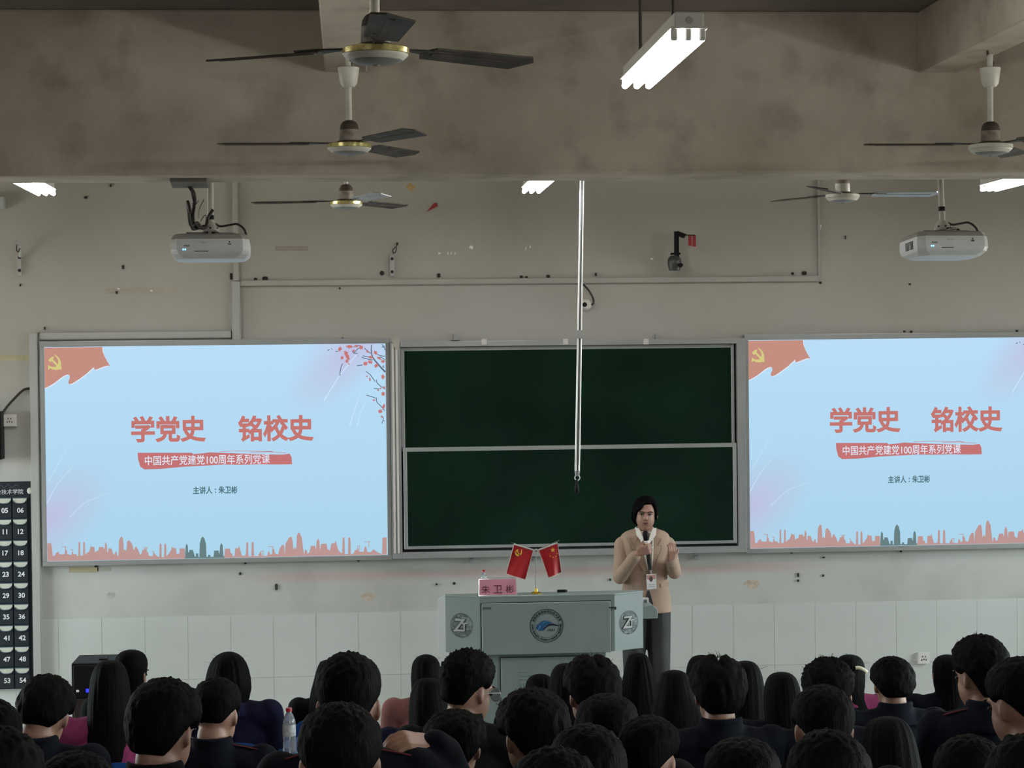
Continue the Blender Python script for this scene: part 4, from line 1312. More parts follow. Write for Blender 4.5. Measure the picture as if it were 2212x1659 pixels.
bm = BM(); prism(bm, [(x, y, lzb + .001) for x, y in back], (0, 0, lzt - lzb - .09)); obj('rear_body', bm, M_LECT, lec, world=True)
rim = [(lx0, LY), (lx1, LY), (wx1, LY + WD), (wx1, LY + SH), (wx0, LY + SH), (wx0, LY + WD)]
bm = BM(); prism(bm, [(x, y, lzb) for x, y in rim], (0, 0, lzt - lzb - .012)); bevel(bm, .003, 2); obj('front_body', bm, M_LECT, lec, world=True)
ccx, ccy = (lx0 + lx1) / 2, LY + BD / 2
o2 = [(ccx + (x - ccx) * 1.005, LY + .1 + (y - LY - .1) * 1.02) for x, y in rim]
bm = BM(); prism(bm, [(x, y, lzt - .013) for x, y in o2], (0, 0, .013)); bevel(bm, .003, 1); obj('top_plate', bm, M_LECT, lec, world=True)
# front flap: rim gap, sheet, painted grip shade, hinge
dz1, dz0 = W(1180, 1301, LY).z, lzb - .003
dx0, dx1 = W(1040.5, 1350, LY).x, W(1319, 1350, LY).x
bm = BM(); box2(bm, (dx0 - .007, LY - .003, dz0), (dx1 + .004, LY + .002, dz1 + .006)); obj('flap_gap', bm, M_ALU_D, lec, world=True)
bm = BM(); box2(bm, (dx0, LY - .010, dz0 - .002), (dx1, LY - .001, dz1)); bevel(bm, .003, 1); fl_ = obj('front_flap', bm, M_LECT, lec, world=True)
p = W(1052, 1314, LY - .01); bm = BM(); box(bm, (p.x, LY - .011, p.z), (.054, .004, .016)); bevel(bm, .001, 1); obj('grip_recess_shade', bm, mat('grip_shade', (.09, .11, .11), .6), fl_, world=True)  # dark plate painting in the shade of a grip recess
p = W(1323, 1312, LY - .01); bm = BM(); box(bm, (p.x, LY - .011, p.z), (.046, .006, .007)); box(bm, (p.x + .018, LY - .012, p.z - .006), (.010, .008, .016)); obj('lock_latch', bm, mat('latch_dark', (.05, .055, .055), .4, .6), lec, world=True)


def emblem_text(body, rad, a0, a1, h, bold, flip):
    """letters set round a circle, in the x-z plane"""
    out_ = BM()
    n = len(body)
    for i, ch in enumerate(body):
        if ch == ' ':
            continue
        t = math.radians(a0 + (a1 - a0) * i / (n - 1))
        b2 = text_bm(ch, height=h, bold=bold) if ord(ch) > 255 else text_bm(ch, height=h, bold=bold)
        rot = Matrix.Rotation((math.pi / 2 - t) if not flip else (-math.pi / 2 - t), 3, 'Y')
        bmesh.ops.rotate(b2, verts=b2.verts, cent=(0, 0, 0), matrix=rot)
        bmesh.ops.translate(b2, verts=b2.verts, vec=(rad * math.cos(t), 0, rad * math.sin(t)))
        me = mesh_from(b2); out_.from_mesh(me); bpy.data.meshes.remove(me)
    return out_


def ring(bm, r0, r1, d=.0012, a0=0, a1=360, seg=64, c=(0, 0)):
    n = max(2, int(seg * abs(a1 - a0) / 360))
    prev = None
    for i in range(n + 1):
        t = math.radians(a0 + (a1 - a0) * i / n)
        q = (bm.verts.new((c[0] + r0 * math.cos(t), -d, c[1] + r0 * math.sin(t))), bm.verts.new((c[0] + r1 * math.cos(t), -d, c[1] + r1 * math.sin(t))))
        if prev: bm.faces.new((prev[0], q[0], q[1], prev[1]))
        prev = q


ep = W(1181, 1351.5, LY - .0105)
ER = 36.5 / S(LY)
e_root = bpy.data.objects.new('college_emblem', None)


def place(name, bm, m, parent, loc, rz=0.0):
    bmesh.ops.rotate(bm, verts=bm.verts, cent=(0, 0, 0), matrix=Matrix.Rotation(rz, 3, 'Z'))
    bmesh.ops.translate(bm, verts=bm.verts, vec=Vector(loc))
    return obj(name, bm, m, parent, world=True)


eloc = (ep.x, LY - .0108, ep.z)
bm = BM(); ring(bm, ER * .955, ER); ring(bm, ER * .715, ER * .735)
place('emblem_ring', bm, M_INK, fl_, eloc)
place('emblem_lettering', emblem_text('湖南高速铁路职业技术学院', ER * .845, 158, 22, ER * .16, .035, False), M_INK, fl_, (eloc[0], eloc[1] - .0008, eloc[2]))
place('emblem_lettering', emblem_text('HUNAN TECHNICAL COLLEGE OF RAILWAY HIGH-SPEED', ER * .845, 176, 364, ER * .11, .05, True), M_INK, fl_, (eloc[0], eloc[1] - .0008, eloc[2]))
def e5(x, y): return ((x - 850) / 606 * ER, -.0012, -(y - 845) / 606 * ER)
bm = BM(); fill(bm, [e5(*q) for q in [(470, 960), (465, 910), (500, 850), (570, 770), (640, 700), (730, 665), (830, 655), (910, 675), (1000, 710), (1080, 745), (1000, 755), (930, 770), (860, 810), (790, 880), (730, 960), (690, 1025), (570, 1030), (545, 1005), (540, 970)]])
place('emblem_blue_mark', bm, mat('emblem_blue', (.012, .095, .24), .5), fl_, eloc)
bm = BM(); fill(bm, [e5(*q) for q in [(690, 1025), (730, 960), (800, 890), (870, 815), (950, 775), (1050, 768), (1130, 785), (1220, 820), (1290, 850), (1295, 878), (1200, 865), (1100, 845), (1000, 842), (900, 870), (820, 920), (740, 1000)]])
place('emblem_dark_mark', bm, mat('emblem_navy', (.008, .012, .035), .5), fl_, (eloc[0], eloc[1] - .0003, eloc[2]))
bm = BM()
for quad in ([(690, 760), (760, 700), (870, 678), (910, 690), (800, 712), (720, 765)], [(520, 985), (575, 895), (575, 850), (605, 835), (630, 860), (620, 895), (595, 905), (545, 990)]):
    fill(bm, [e5(*q) for q in quad])
place('emblem_light_mark', bm, mat('emblem_pale_blue', (.10, .26, .40), .5), fl_, (eloc[0], eloc[1] - .0006, eloc[2]))
bm = text_bm('1951', height=ER * .15, bold=.05, shear=.25, spacing=1.35); place('emblem_year', bm, M_INK, fl_, (eloc[0] + ER * .265, eloc[1] - .0012, eloc[2] - ER * .265))


def zt_logo(px, py, t, x_a, y_a, x_b, y_b, rad):
    """maze-ring logo with the letters Z and T on a lectern wing"""
    loc = Vector((x_a + (x_b - x_a) * t, y_a + (y_b - y_a) * t, W(px, py, LY + .08).z))
    ang = math.atan2(y_b - y_a, x_b - x_a)
    nrm = Vector((math.sin(ang), -math.cos(ang), 0))
    loc = loc + nrm * .0016
    rnd_ = random.Random(int(px))
    bm = BM(); ring(bm, rad * .965, rad)
    for k in range(2, 10):
        r_ = rad * k / 10
        a = rnd_.uniform(0, 90)
        while a < 360:
            w_ = rnd_.uniform(40, 110)
            ring(bm, r_ - rad * .018, r_ + rad * .018, .0012, a, min(360, a + w_))
            a += w_ + rnd_.uniform(10, 22)
        for _ in range(k // 2 + 1):
            t_ = rnd_.uniform(0, 360); ring(bm, r_, r_ + rad * .1, .0012, t_, t_ + 3.2, 240)
    o1 = place('maze_logo', bm, M_INK, lec, loc, ang)
    o1['kind'] = 'stuff'
    for ch, dx, dz, hh in (('Z', -.16, .02, 1.05), ('T', .27, -.12, .72)):
        b2 = text_bm(ch, height=rad * hh * 1.04, bold=.055, shear=.12 if ch == 'Z' else 0); place('logo_letter_outline', b2, M_INK, lec, loc + Vector((rad * dx * math.cos(ang), rad * dx * math.sin(ang), rad * dz)) + nrm * .0016, ang)
        b2 = text_bm(ch, height=rad * hh, bold=.02, shear=.12 if ch == 'Z' else 0); place('logo_letter', b2, M_LECT_L, lec, loc + Vector((rad * dx * math.cos(ang), rad * dx * math.sin(ang), rad * dz)) + nrm * .0026, ang)


zt_logo(996, 1350, .56, lx0, LY, wx0, LY + WD, .076) if False else None
zt_logo(996, 1350, .46, wx0, LY + WD, lx0, LY, .076)
zt_logo(1357, 1343, .49, lx1, LY, wx1, LY + WD, .074)
# side cap, right side tray
bm = BM(); prism(bm, [(wx0 - .001, LY + WD + .01, lzt - .004), (wx0 - .001, LY + WD + .01, lzb), (wx0 - .046, LY + WD + .05, lzb), (wx0 - .046, LY + WD + .05, lzt - .040)], (0, .05, 0)); obj('side_wing', bm, M_LECT_L, lec, world=True)
tr0, tr1 = W(1388, 1320, LY + .35), W(1414, 1320, LY + .35)
tz1, tz0 = W(1400, 1306, LY + .3).z, W(1400, 1333, LY + .3).z
bm = BM(); prism(bm, [(wx1 - .001, LY + .22, tz0), (wx1 - .001, LY + .22, tz1), (tr1.x - .03, LY + .22, tz1 + .006), (tr1.x, LY + .22, tz1 - .022), (tr1.x, LY + .22, tz0)], (0, .30, 0)); bevel(bm, .003, 1); obj('side_tray', bm, M_LECT, lec, world=True)
# pedestal
px0, px1 = W(1040, 1450, LY + .1).x, W(1310, 1450, LY + .1).x
bm = BM(); box2(bm, (px0, LY + .10, .0), (px1, LY + .46, lzb + .001)); bevel(bm, .004, 1); obj('pedestal', bm, M_LECT, lec, world=True)
qx0, qx1 = W(1082, 1450, LY + .1).x, W(1271, 1450, LY + .1).x
qz1 = W(1180, 1419, LY + .1).z
bm = BM(); box2(bm, (qx0 - .005, LY + .096, .05), (qx1 + .005, LY + .101, qz1 + .006)); obj('door_gap', bm, M_ALU_D, lec, world=True)
bm = BM(); box2(bm, (qx0, LY + .090, .055), (qx1, LY + .099, qz1)); bevel(bm, .002, 1); dr = obj('cabinet_door', bm, M_LECT, lec, world=True)
for i in range(11):
    z = W(1134, 1448, LY + .09).z - i * .0235
    a = W(1122, 1450, LY + .09).x; b_ = W(1145, 1450, LY + .09).x
    bm = BM(); prism(bm, [(a, LY + .090, z), (b_, LY + .090, z), (b_, LY + .082, z - .010), (a, LY + .082, z - .010)], (0, .004, -.002)); obj('louvre', bm, M_LECT, dr, world=True)

# things on the lectern
TZ = lzt
p = W(1075, 1286, LY + .05)
npz = thing('name_plate', (p.x, LY + .02, TZ), 'clear acrylic name plate with a pink card on the lectern', 'name plate')
hw, hh = .122, .104
bm = BM(); prism(bm, [(-hw, .0, .0), (hw, .0, .0), (hw - .004, .03, hh), (-hw + .004, .03, hh)], (0, .003, 0)); obj('acrylic_front', bm, mat('acrylic_clear', (.86, .88, .88), .08, 0, .02, 5, trans=.6), npz)
bm = BM(); prism(bm, [(-hw, .065, .0), (hw, .065, .0), (hw - .004, .035, hh), (-hw + .004, .035, hh)], (0, -.003, 0)); obj('acrylic_back', bm, mat('acrylic_clear', (.86, .88, .88)), npz)
bm = BM(); box(bm, (0, .034, hh + .001), (2 * hw - .006, .010, .004)); obj('acrylic_ridge', bm, mat('acrylic_clear', (.86, .88, .88)), npz)
bm = BM(); prism(bm, [(-hw + .006, -.0015, .004), (hw - .006, -.0015, .004), (hw - .009, .0275, hh - .006), (-hw + .009, .0275, hh - .006)], (0, .0012, 0)); cdp = obj('pink_card', bm, mat('pink_card', (.55, .22, .30), .6), npz)
for ch, x in (('朱', -.075), ('卫', 0.0), ('彬', .075)):
    b2 = text_bm(ch, height=.050, bold=.004)
    bmesh.ops.rotate(b2, verts=b2.verts, cent=(0, 0, 0), matrix=Matrix.Rotation(math.radians(-16), 3, 'X'))
    bmesh.ops.translate(b2, verts=b2.verts, vec=(x, .0070, .038)); obj('card_lettering', b2, mat('maroon_ink', (.10, .008, .03), .6), cdp)
p = W(1045, 1280, LY + .12); bottle((p.x, LY + .118, TZ), 'water bottle with a red cap behind the pink name plate', .68)
p = W(1209, 1280, LY + .25)
r = thing('marker_case', (p.x, LY + .115, TZ + .009), 'short black marker lying on the lectern top', 'marker')
bm = BM(); cyl(bm, (-.03, 0, 0), (.022, 0, 0), .0088, .0088, 14); obj('barrel', bm, M_BLACK, r, smooth=True)
bm = BM(); cyl(bm, (.0225, 0, 0), (.034, 0, 0), .0075, .006, 14); obj('cap', bm, mat('marker_cap', (.03, .03, .03), .3), r, smooth=True)
p = W(1399, 1300, LY + .3)
r = thing('wireless_clicker', (W(1396, 1303, LY + .35).x, LY + .37, tz1 + .002), 'small grey and white device on the lectern side tray', 'device')
bm = BM(); box(bm, (0, 0, .017), (.032, .05, .034)); bevel(bm, .005, 2); obj('casing', bm, M_WHITE, r)
bm = BM(); box(bm, (-.006, -.026, .014), (.020, .004, .020)); obj('screen', bm, mat('device_grey', (.12, .125, .13), .3), r)

# crossed table flags
fp = W(1158, 1286, LY + .07)
fl = thing('flag_stand', (fp.x, LY + .07, TZ), 'gold-footed stand with two small red flags on the lectern', 'table flags')
M_BRASS = mat('polished_brass', (.85, .62, .10), .18, .95, .1, 20)
M_CHROME = mat('dull_chrome', (.35, .34, .33), .3, .8, .1, 20)
bm = BM(); lathe(bm, [(0, 0), (.030, 0), (.031, .005), (.024, .010), (.012, .014), (.010, .022), (.007, .034), (0, .036)], 24); obj('gold_base', bm, M_BRASS, fl, smooth=True)
def fk(x, y): return W(1080 + x / 10.37, 1150 + y / 10.37, LY + .07) - Vector((fp.x, LY + .07, TZ))
kn = fk(810, 400)
bm = BM(); cyl(bm, (0, 0, .03), kn, .0032, .0028, 10); obj('upright_rod', bm, M_CHROME, fl, smooth=True)
bm = BM(); ball(bm, kn, .011, 14, 10); obj('knob', bm, M_CHROME, fl, smooth=True)
M_FLAG = mat('red_flag_satin', (.42, .012, .018), .45, 0, .15, 8)
M_HEM = mat('cream_hem', (.60, .50, .44), .6)
M_YEL = mat('flag_yellow', (.75, .48, .06), .5)


def flag(corners, rod_tip, name, deco):
    P = [fk(*q) for q in corners]
    bm = BM()
    N, Mm = 14, 18
    def pt(u, v, y=0.0):
        a, b_, c, d = P
        q = (a * (1 - u) + b_ * u) * (1 - v) + (d * (1 - u) + c * u) * v
        return q + Vector((0, .009 * math.sin(u * 7 + v * 2) * v - .002 + y, 0))
    for th in (0.0, .0015):
        g = [[bm.verts.new(pt(i / N, j / Mm, th)) for i in range(N + 1)] for j in range(Mm + 1)]
        for j in range(Mm):
            for i in range(N):
                bm.faces.new((g[j][i], g[j][i + 1], g[j + 1][i + 1], g[j + 1][i]))
    o = obj(name, bm, M_FLAG, fl, smooth=True)
    hb = BM()
    for seq in ([(0, j / 12) for j in range(13)], [(1, j / 12) for j in range(13)], [(i / 12, 1) for i in range(13)]):
        tube(hb, [pt(u, v) for u, v in seq], .0024, 5, 1)
    obj('hem', hb, M_HEM, o)
    sb = BM(); tube(sb, [pt(0, 0), pt(1, 0)], .0045, 8, 2); obj('sleeve', sb, mat('white_sleeve', (.55, .56, .53), .5), o)
    rb = BM(); cyl(rb, kn, fk(*rod_tip), .0025, .0022, 8); obj('cross_rod', rb, M_CHROME, o)
    db = BM()
    for polyg in deco:
        fill(db, [fk(*q) + Vector((0, -.0125, 0)) for q in polyg])
    obj('flag_emblem', db, M_YEL, o)
    return o


def star(cx, cy, r_, rot=-90):
    return [(cx + (r_ if i % 2 == 0 else r_ * .40) * math.cos(math.radians(rot + 36 * i)), cy + (r_ if i % 2 == 0 else r_ * .40) * math.sin(math.radians(rot + 36 * i))) for i in range(10)]


flag([(315, 265), (750, 395), (570, 1062), (138, 935)], (255, 232), 'party_flag',
     [[(325, 440), (345, 500), (385, 530), (430, 525), (470, 500), (490, 450), (485, 395), (495, 380), (470, 380), (465, 440), (440, 480), (400, 490), (365, 465), (340, 425)], [(345, 415), (375, 378), (415, 372), (405, 400), (400, 425), (455, 510), (435, 528), (385, 440), (360, 430)]])
flag([(860, 395), (1290, 232), (1378, 895), (1092, 1018)], (1330, 178), 'national_flag',
     [star(1178, 390, 62, -90), star(1275, 472, 22, -60), star(1250, 530, 20, -60), star(1182, 556, 18, -80), star(1122, 528, 20, -60)])

# ------------------------------------------------------------------ people: shared body builder
M_SKIN = mat('skin', (.30, .165, .11), .5, 0, .12, 14)
M_HAIR = mat('black_hair', (.0026, .0023, .0021), .65, 0, .4, 40, spec=.045)
def strand_relief(m):
    """fine vertical strands on hair"""
    nt = m.node_tree
    b = nt.nodes['Principled BSDF']
    tc = nt.nodes.new('ShaderNodeTexCoord')
    mp = nt.nodes.new('ShaderNodeMapping')
    mp.inputs['Scale'].default_value = (230, 230, 14)
    nz = nt.nodes.new('ShaderNodeTexNoise')
    nz.inputs['Scale'].default_value = 1.0
    nz.inputs['Detail'].default_value = 2
    bp = nt.nodes.new('ShaderNodeBump')
    bp.inputs['Strength'].default_value = 0.7
    bp.inputs['Distance'].default_value = 0.004
    nt.links.new(tc.outputs['Object'], mp.inputs[0])
    nt.links.new(mp.outputs[0], nz.inputs['Vector'])
    nt.links.new(nz.outputs['Fac'], bp.inputs['Height'])
    nt.links.new(bp.outputs['Normal'], b.inputs['Normal'])


strand_relief(M_HAIR)
M_NAVY = mat('navy_uniform', (.0030, .0042, .0080), .85, 0, .3, 12, bump=.2, spec=.1)
M_BLUEN = mat('deep_blue_jacket', (.0065, .006, .023), .85, 0, .3, 12, bump=.2, spec=.1)
M_COAL = mat('charcoal_jacket', (.0034, .0034, .0040), .85, 0, .3, 12, bump=.2, spec=.1)
M_PINK = mat('magenta_sweater', (.20, .018, .085), .9, 0, .15, 30, bump=.3)
M_SALMON = mat('salmon_sweater', (.20, .075, .065), .9, 0, .15, 30, bump=.3)
M_TROUSER = mat('dark_trousers', (.016, .016, .018), .75, 0, .3, 12)
M_SHOE = mat('black_shoe', (.01, .01, .01), .4)
M_EYE = mat('eye_dark', (.02, .014, .012), .2)
M_PIPING = mat('red_piping', (.16, .012, .02), .6)
M_CHAIR = mat('blue_plastic', (.006, .05, .22), .4, 0, .1, 6)


def remesh(bm, voxel, smooth_iter=6, name='shape'):
    """fuse overlapping volumes into one continuous skin"""
    me = mesh_from(bm)
    o = bpy.data.objects.new('tmp', me)
    md = o.modifiers.new('r', 'REMESH')
    md.mode = 'VOXEL'
    md.voxel_size = voxel
    md.use_smooth_shade = True
    if smooth_iter:
        sm = o.modifiers.new('s', 'SMOOTH')
        sm.factor = 0.5
        sm.iterations = smooth_iter
    out = evaluated_mesh(o)
    bpy.data.meshes.remove(me)
    out.name = name
    for p in out.polygons:
        p.use_smooth = True
    return out


def cap(bm, p0, r0, p1, r1, seg=14):
    cyl(bm, p0, p1, r0, r1, seg)
    ball(bm, p0, r0 * 1.0, seg, 8)
    ball(bm, p1, r1 * 1.0, seg, 8)


def limb(bm, pts):
    for (a, ra), (b_, rb) in zip(pts[:-1], pts[1:]):
        cap(bm, a, ra, b_, rb)


HEAD_C = Vector((0, .012, .712))
NECK_P = Vector((0, -.012, .598))


def head_mat(yaw, pitch, roll=0.0):
    M = Euler((math.radians(-pitch), math.radians(roll), math.radians(-yaw)), 'XYZ').to_matrix().to_4x4()
    return Matrix.Translation(NECK_P) @ M @ Matrix.Translation(-NECK_P)


def add_head(bm, M):
    """head looking along +y, then turned by M"""
    h = BM()
    c = HEAD_C
    ball(h, c + Vector((0, -.008, .018)), (.074, .090, .094), 24, 16)          # skull
    ball(h, c + Vector((0, .022, -.030)), (.063, .067, .082), 20, 14)          # face
    ball(h, c + Vector((0, .040, -.085)), (.034, .036, .030), 14, 10)          # chin
    ball(h, c + Vector((0, .012, -.072)), (.052, .055, .040), 14, 10)          # jaw
    cap(h, c + Vector((0, .084, .004)), .009, c + Vector((0, .102, -.028)), .013)   # nose
    ball(h, c + Vector((0, .078, .020)), (.050, .016, .012), 12, 8)            # brow
    ball(h, c + Vector((0, .080, -.058)), (.022, .012, .010), 12, 8)           # lips
    for s_ in (-1, 1):
        e = c + Vector((s_ * .077, -.008, -.004))
        R_ = Matrix.Rotation(s_ * .55, 3, 'Z')
        ball(h, e + Vector((s_ * .002, 0, 0)), (.0065, .0155, .028), 12, 10, R_)                            # ear
        ball(h, e + Vector((s_ * .004, -.010, .006)), (.006, .008, .021), 10, 8, R_)
        ball(h, e + Vector((-s_ * .002, .002, -.024)), (.005, .008, .008), 10, 8, R_)
    bmesh.ops.transform(h, matrix=M, verts=h.verts)
    me = mesh_from(h)
    bm.from_mesh(me)
    bpy.data.meshes.remove(me)


ARM_REST = {'R': [((.185, -.01, .545), .052), ((.215, .04, .30), .043), ((.14, .22, .21), .036), ((.08, .28, .20), .027)],
            'L': [((-.185, -.01, .545), .052), ((-.215, .04, .30), .043), ((-.14, .22, .21), .036), ((-.08, .28, .20), .027)]}
ARM_NECK = [((.185, -.01, .545), .052), ((.30, .20, .46), .044), ((.265, .10, .57), .034), ((.235, .05, .605), .027)]


def hand(bm, wrist, direction, palm_n, scale=1.0, curl=.35, thumb_side=1):
    """palm, four fingers of unequal length and a thumb off the side of the palm"""
    d = Vector(direction).normalized()
    n = Vector(palm_n).normalized()
    n = (n - d * n.dot(d)).normalized()
    s_ = d.cross(n) * thumb_side
    w_ = Vector(wrist)
    k = scale
    for t in (-.026, -.009, .009, .026):
        cap(bm, w_ + d * .012 * k + s_ * t * .7 * k, .013 * k, w_ + d * .082 * k + s_ * t * k, .0115 * k, 10)
    for i, (t, L_) in enumerate(((.029, .070), (.010, .078), (-.010, .072), (-.028, .056))):
        p = w_ + d * .085 * k + s_ * t * k
        dd, nn = d.copy(), n.copy()
        for j, part in enumerate((.45, .31, .24)):
            c_, sn = math.cos(curl * (1 + .15 * j)), math.sin(curl * (1 + .15 * j))
            dd, nn = dd * c_ + nn * sn, nn * c_ - dd * sn
            q = p + dd * L_ * part * k
            cap(bm, p, (.0092 - .0008 * j) * k, q, (.0086 - .0009 * j) * k, 8)
            p = q
    p = w_ + d * .028 * k + s_ * .026 * k
    dd = (d * .62 + s_ * .66 + n * .42).normalized()
    q = p + dd * .036 * k
    cap(bm, p, .0125 * k, q, .0105 * k, 8)
    dd = (dd * .8 + d * .45 + n * .25).normalized()
    cap(bm, q, .0105 * k, q + dd * .030 * k, .0088 * k, 8)


def seated_body(yaw, pitch, roll, raised):
    """whole seated figure, origin on the seat, facing +y"""
    bm = BM()
    ball(bm, (0, .02, .10), (.165, .13, .11), 20, 12)
    ball(bm, (0, .0, .26), (.140, .10, .14), 20, 12)
    ball(bm, (0, -.005, .42), (.155, .105, .15), 20, 12)
    limb(bm, [((-.14, -.015, .535), .058), ((0, -.02, .575), .058), ((.14, -.015, .535), .058)])
    limb(bm, [((0, -.022, .56), .060), ((0, -.008, .645), .056)])
    for side, sg in (('R', 1), ('L', -1)):
        arm = ARM_NECK if (raised and side == 'R') else ARM_REST[side]
        limb(bm, arm)
        a, b_ = Vector(arm[-2][0]), Vector(arm[-1][0])
        if raised and side == 'R':
            hand(bm, b_, (-.85, -.38, .22), (-.3, .35, -.9), 1.05, .55, -1)
        else:
            hand(bm, b_, (b_ - a), (0, 0, -1), 1.0, .35, -sg)
        limb(bm, [((sg * .09, .03, .095), .090), ((sg * .10, .36, .085), .062), ((sg * .10, .26, -.34), .042)])
        cap(bm, (sg * .10, .23, -.385), .035, (sg * .105, .38, -.40), .028)
    add_head(bm, head_mat(yaw, pitch, roll))
    me = remesh(bm, .0055 if raised else .0075, 2 if raised else 4, 'person')
    me.materials.append(M_SKIN)
    return me


def seated_jacket(raised, collar):
    g = .016
    bm = BM()
    ball(bm, (0, .01, .10), (.178, .142, .12), 20, 12)
    ball(bm, (0, .0, .26), (.160, .122, .16), 20, 12)
    ball(bm, (0, -.005, .42), (.180, .128, .165), 24, 14)
    limb(bm, [((-.15, -.015, .530), .062 + g * .5), ((0, -.024, .565), .066), ((.15, -.015, .530), .062 + g * .5)])
    cap(bm, (-.05, -.03, .575), .045, (.05, -.03, .575), .045)
    for side in ('R', 'L'):
        arm = ARM_NECK if (raised and side == 'R') else ARM_REST[side]
        arm = [(p, r_ + g) for p, r_ in arm]
        e, w_ = Vector(arm[-2][0]), Vector(arm[-1][0])
        arm[-1] = (e + (w_ - e) * (.95 if raised and side == 'R' else .75), arm[-1][1])
        limb(bm, arm)
    cyl(bm, (0, -.028, .545), (0, -.032, .632 if collar else .60), .105, .072, 24)
    if collar:
        n = 16
        for i in range(n + 1):
            a = math.radians(20 + 320 * i / n) + math.pi / 2
            if i:
                cap(bm, p, .011, (.070 * math.cos(a), -.030 + .068 * math.sin(a), .640 - .034 * max(0, math.sin(a))), .011, 8)
            p = Vector((.070 * math.cos(a), -.030 + .068 * math.sin(a), .640 - .034 * max(0, math.sin(a))))
    return remesh(bm, .009, 4, 'jacket')


def seated_trousers():
    bm = BM()
    ball(bm, (0, .03, .085), (.168, .135, .085), 20, 12)
    for sg in (1, -1):
        limb(bm, [((sg * .09, .04, .09), .098), ((sg * .10, .37, .085), .074), ((sg * .10, .26, -.33), .060)])
    return remesh(bm, .012, 4, 'trousers')


def shoe_pair(sg):
    bm = BM()
    limb(bm, [((sg * .10, .24, -.388), .046), ((sg * .105, .32, -.395), .044), ((sg * .108, .40, -.404), .034)])
    me = remesh(bm, .008, 4, 'shoe')
    for v in me.vertices:
        v.co.z = max(v.co.z, -.432)
    return me


def sstep(a, b_, x):
    t = min(1, max(0, (x - a) / (b_ - a)))
    return t * t * (3 - 2 * t)


def hair_short(M, seed, style):
    """cropped hair: a skull-hugging shell whose thickness dies out at the hairline, with ragged locks"""
    bm = BM()
    c = HEAD_C + Vector((0, -.006, .014))
    a, b_, h = .077, .094, .098
    nu, nv = 88, 64
    off = Vector((seed * 3.7, seed * 1.3, 0))
    top = {'crop': .026, 'spiky': .034, 'fluffy': .038, 'part': .040, 'bowl': .034, 'fade': .030}[style]
    side = {'crop': .010, 'spiky': .014, 'fluffy': .024, 'part': .028, 'bowl': .026, 'fade': .004}[style]
    nape = {'crop': -.62, 'spiky': -.70, 'fluffy': -.92, 'part': -.90, 'bowl': -.80, 'fade': -.66}[style]
    rows = []
    for j in range(nv + 1):
        th = math.pi * j / nv
        row = []
        for i in range(nu):
            ph = 2 * math.pi * i / nu
            d = Vector((math.sin(th) * math.sin(ph), math.sin(th) * math.cos(ph), math.cos(th)))   # ph=0 -> +y (front)
            front = max(0, d.y)
            az = abs((ph + math.pi) % (2 * math.pi) - math.pi) / math.pi          # 0 front .. 1 back
            line = .42 * (1 - sstep(.18, .42, az)) + (-.02) * (sstep(.18, .42, az) - sstep(.55, .80, az)) + nape * sstep(.55, .80, az)
            up = sstep(-.1, .75, d.z)
            t = side + (top - side) * up
            t *= 1 - .65 * (1 - up) * (1 - sstep(.32, .58, az))          # thin sideburns
            lock = noise.noise(Vector((d.x * 9, d.y * 9, d.z * 3)) + off)
            fine = noise.noise(Vector((d.x * 34, d.y * 34, d.z * 7)) + off)
            t *= 1 + .20 * lock + .09 * fine
            if style == 'spiky':
                t += .014 * max(0, noise.noise(d * 22 + off)) * up
            if style == 'part':
                t -= .030 * math.exp(-((d.x - .06) / .10) ** 2) * sstep(.55, .9, d.z)
            edge = sstep(line - .03 + .05 * lock, line + .16 + .28 * sstep(.55, .8, az), d.z)
            ear = (Vector((abs(d.x), d.y, d.z)) - Vector((.985, .0, -.10))).length      # hair is cut round the ears
            edge *= sstep(.16, .34, ear) if d.y > -.35 else 1
            t = t * edge - .016 * (1 - edge)
            e = 1.0 + .0 * front
            p = Vector((a * d.x, b_ * d.y, h * d.z))
            # heads are a little square at the back
            p += d * t
            row.append(bm.verts.new(M @ (c + p)))
            if j in (0, nv):
                break
        rows.append(row)
    for r0, r1 in zip(rows[:-1], rows[1:]):
        for i in range(nu):
            k = (i + 1) % nu
            if len(r0) == 1:
                bm.faces.new((r0[0], r1[i], r1[k]))
            elif len(r1) == 1:
                bm.faces.new((r0[i], r1[0], r0[k]))
            else:
                bm.faces.new((r0[i], r1[i], r1[k], r0[k]))
    rnd = random.Random(seed)
    for q in range(34 if style in ('spiky', 'fluffy', 'part') else 0):      # loose locks standing up
        ph, th = rnd.uniform(0, 6.28), rnd.uniform(.05, .9)
        d = Vector((math.sin(th) * math.sin(ph), math.sin(th) * math.cos(ph), math.cos(th)))
        p0 = c + Vector((a * d.x, b_ * d.y, h * d.z)) + d * top * .7
        side_d = Vector((rnd.uniform(-1, 1), rnd.uniform(-1, 1), rnd.uniform(-.2, .5)))
        L_ = rnd.uniform(.008, .022) * (1.2 if style == 'spiky' else 1)
        tube(bm, [M @ p0, M @ (p0 + d * L_ * .6 + side_d * L_ * .2), M @ (p0 + d * L_ + side_d * L_ * .6)], .0015, 4, 2, .0003)
    bmesh.ops.recalc_face_normals(bm, faces=bm.faces)
    return mesh_from(bm, True)


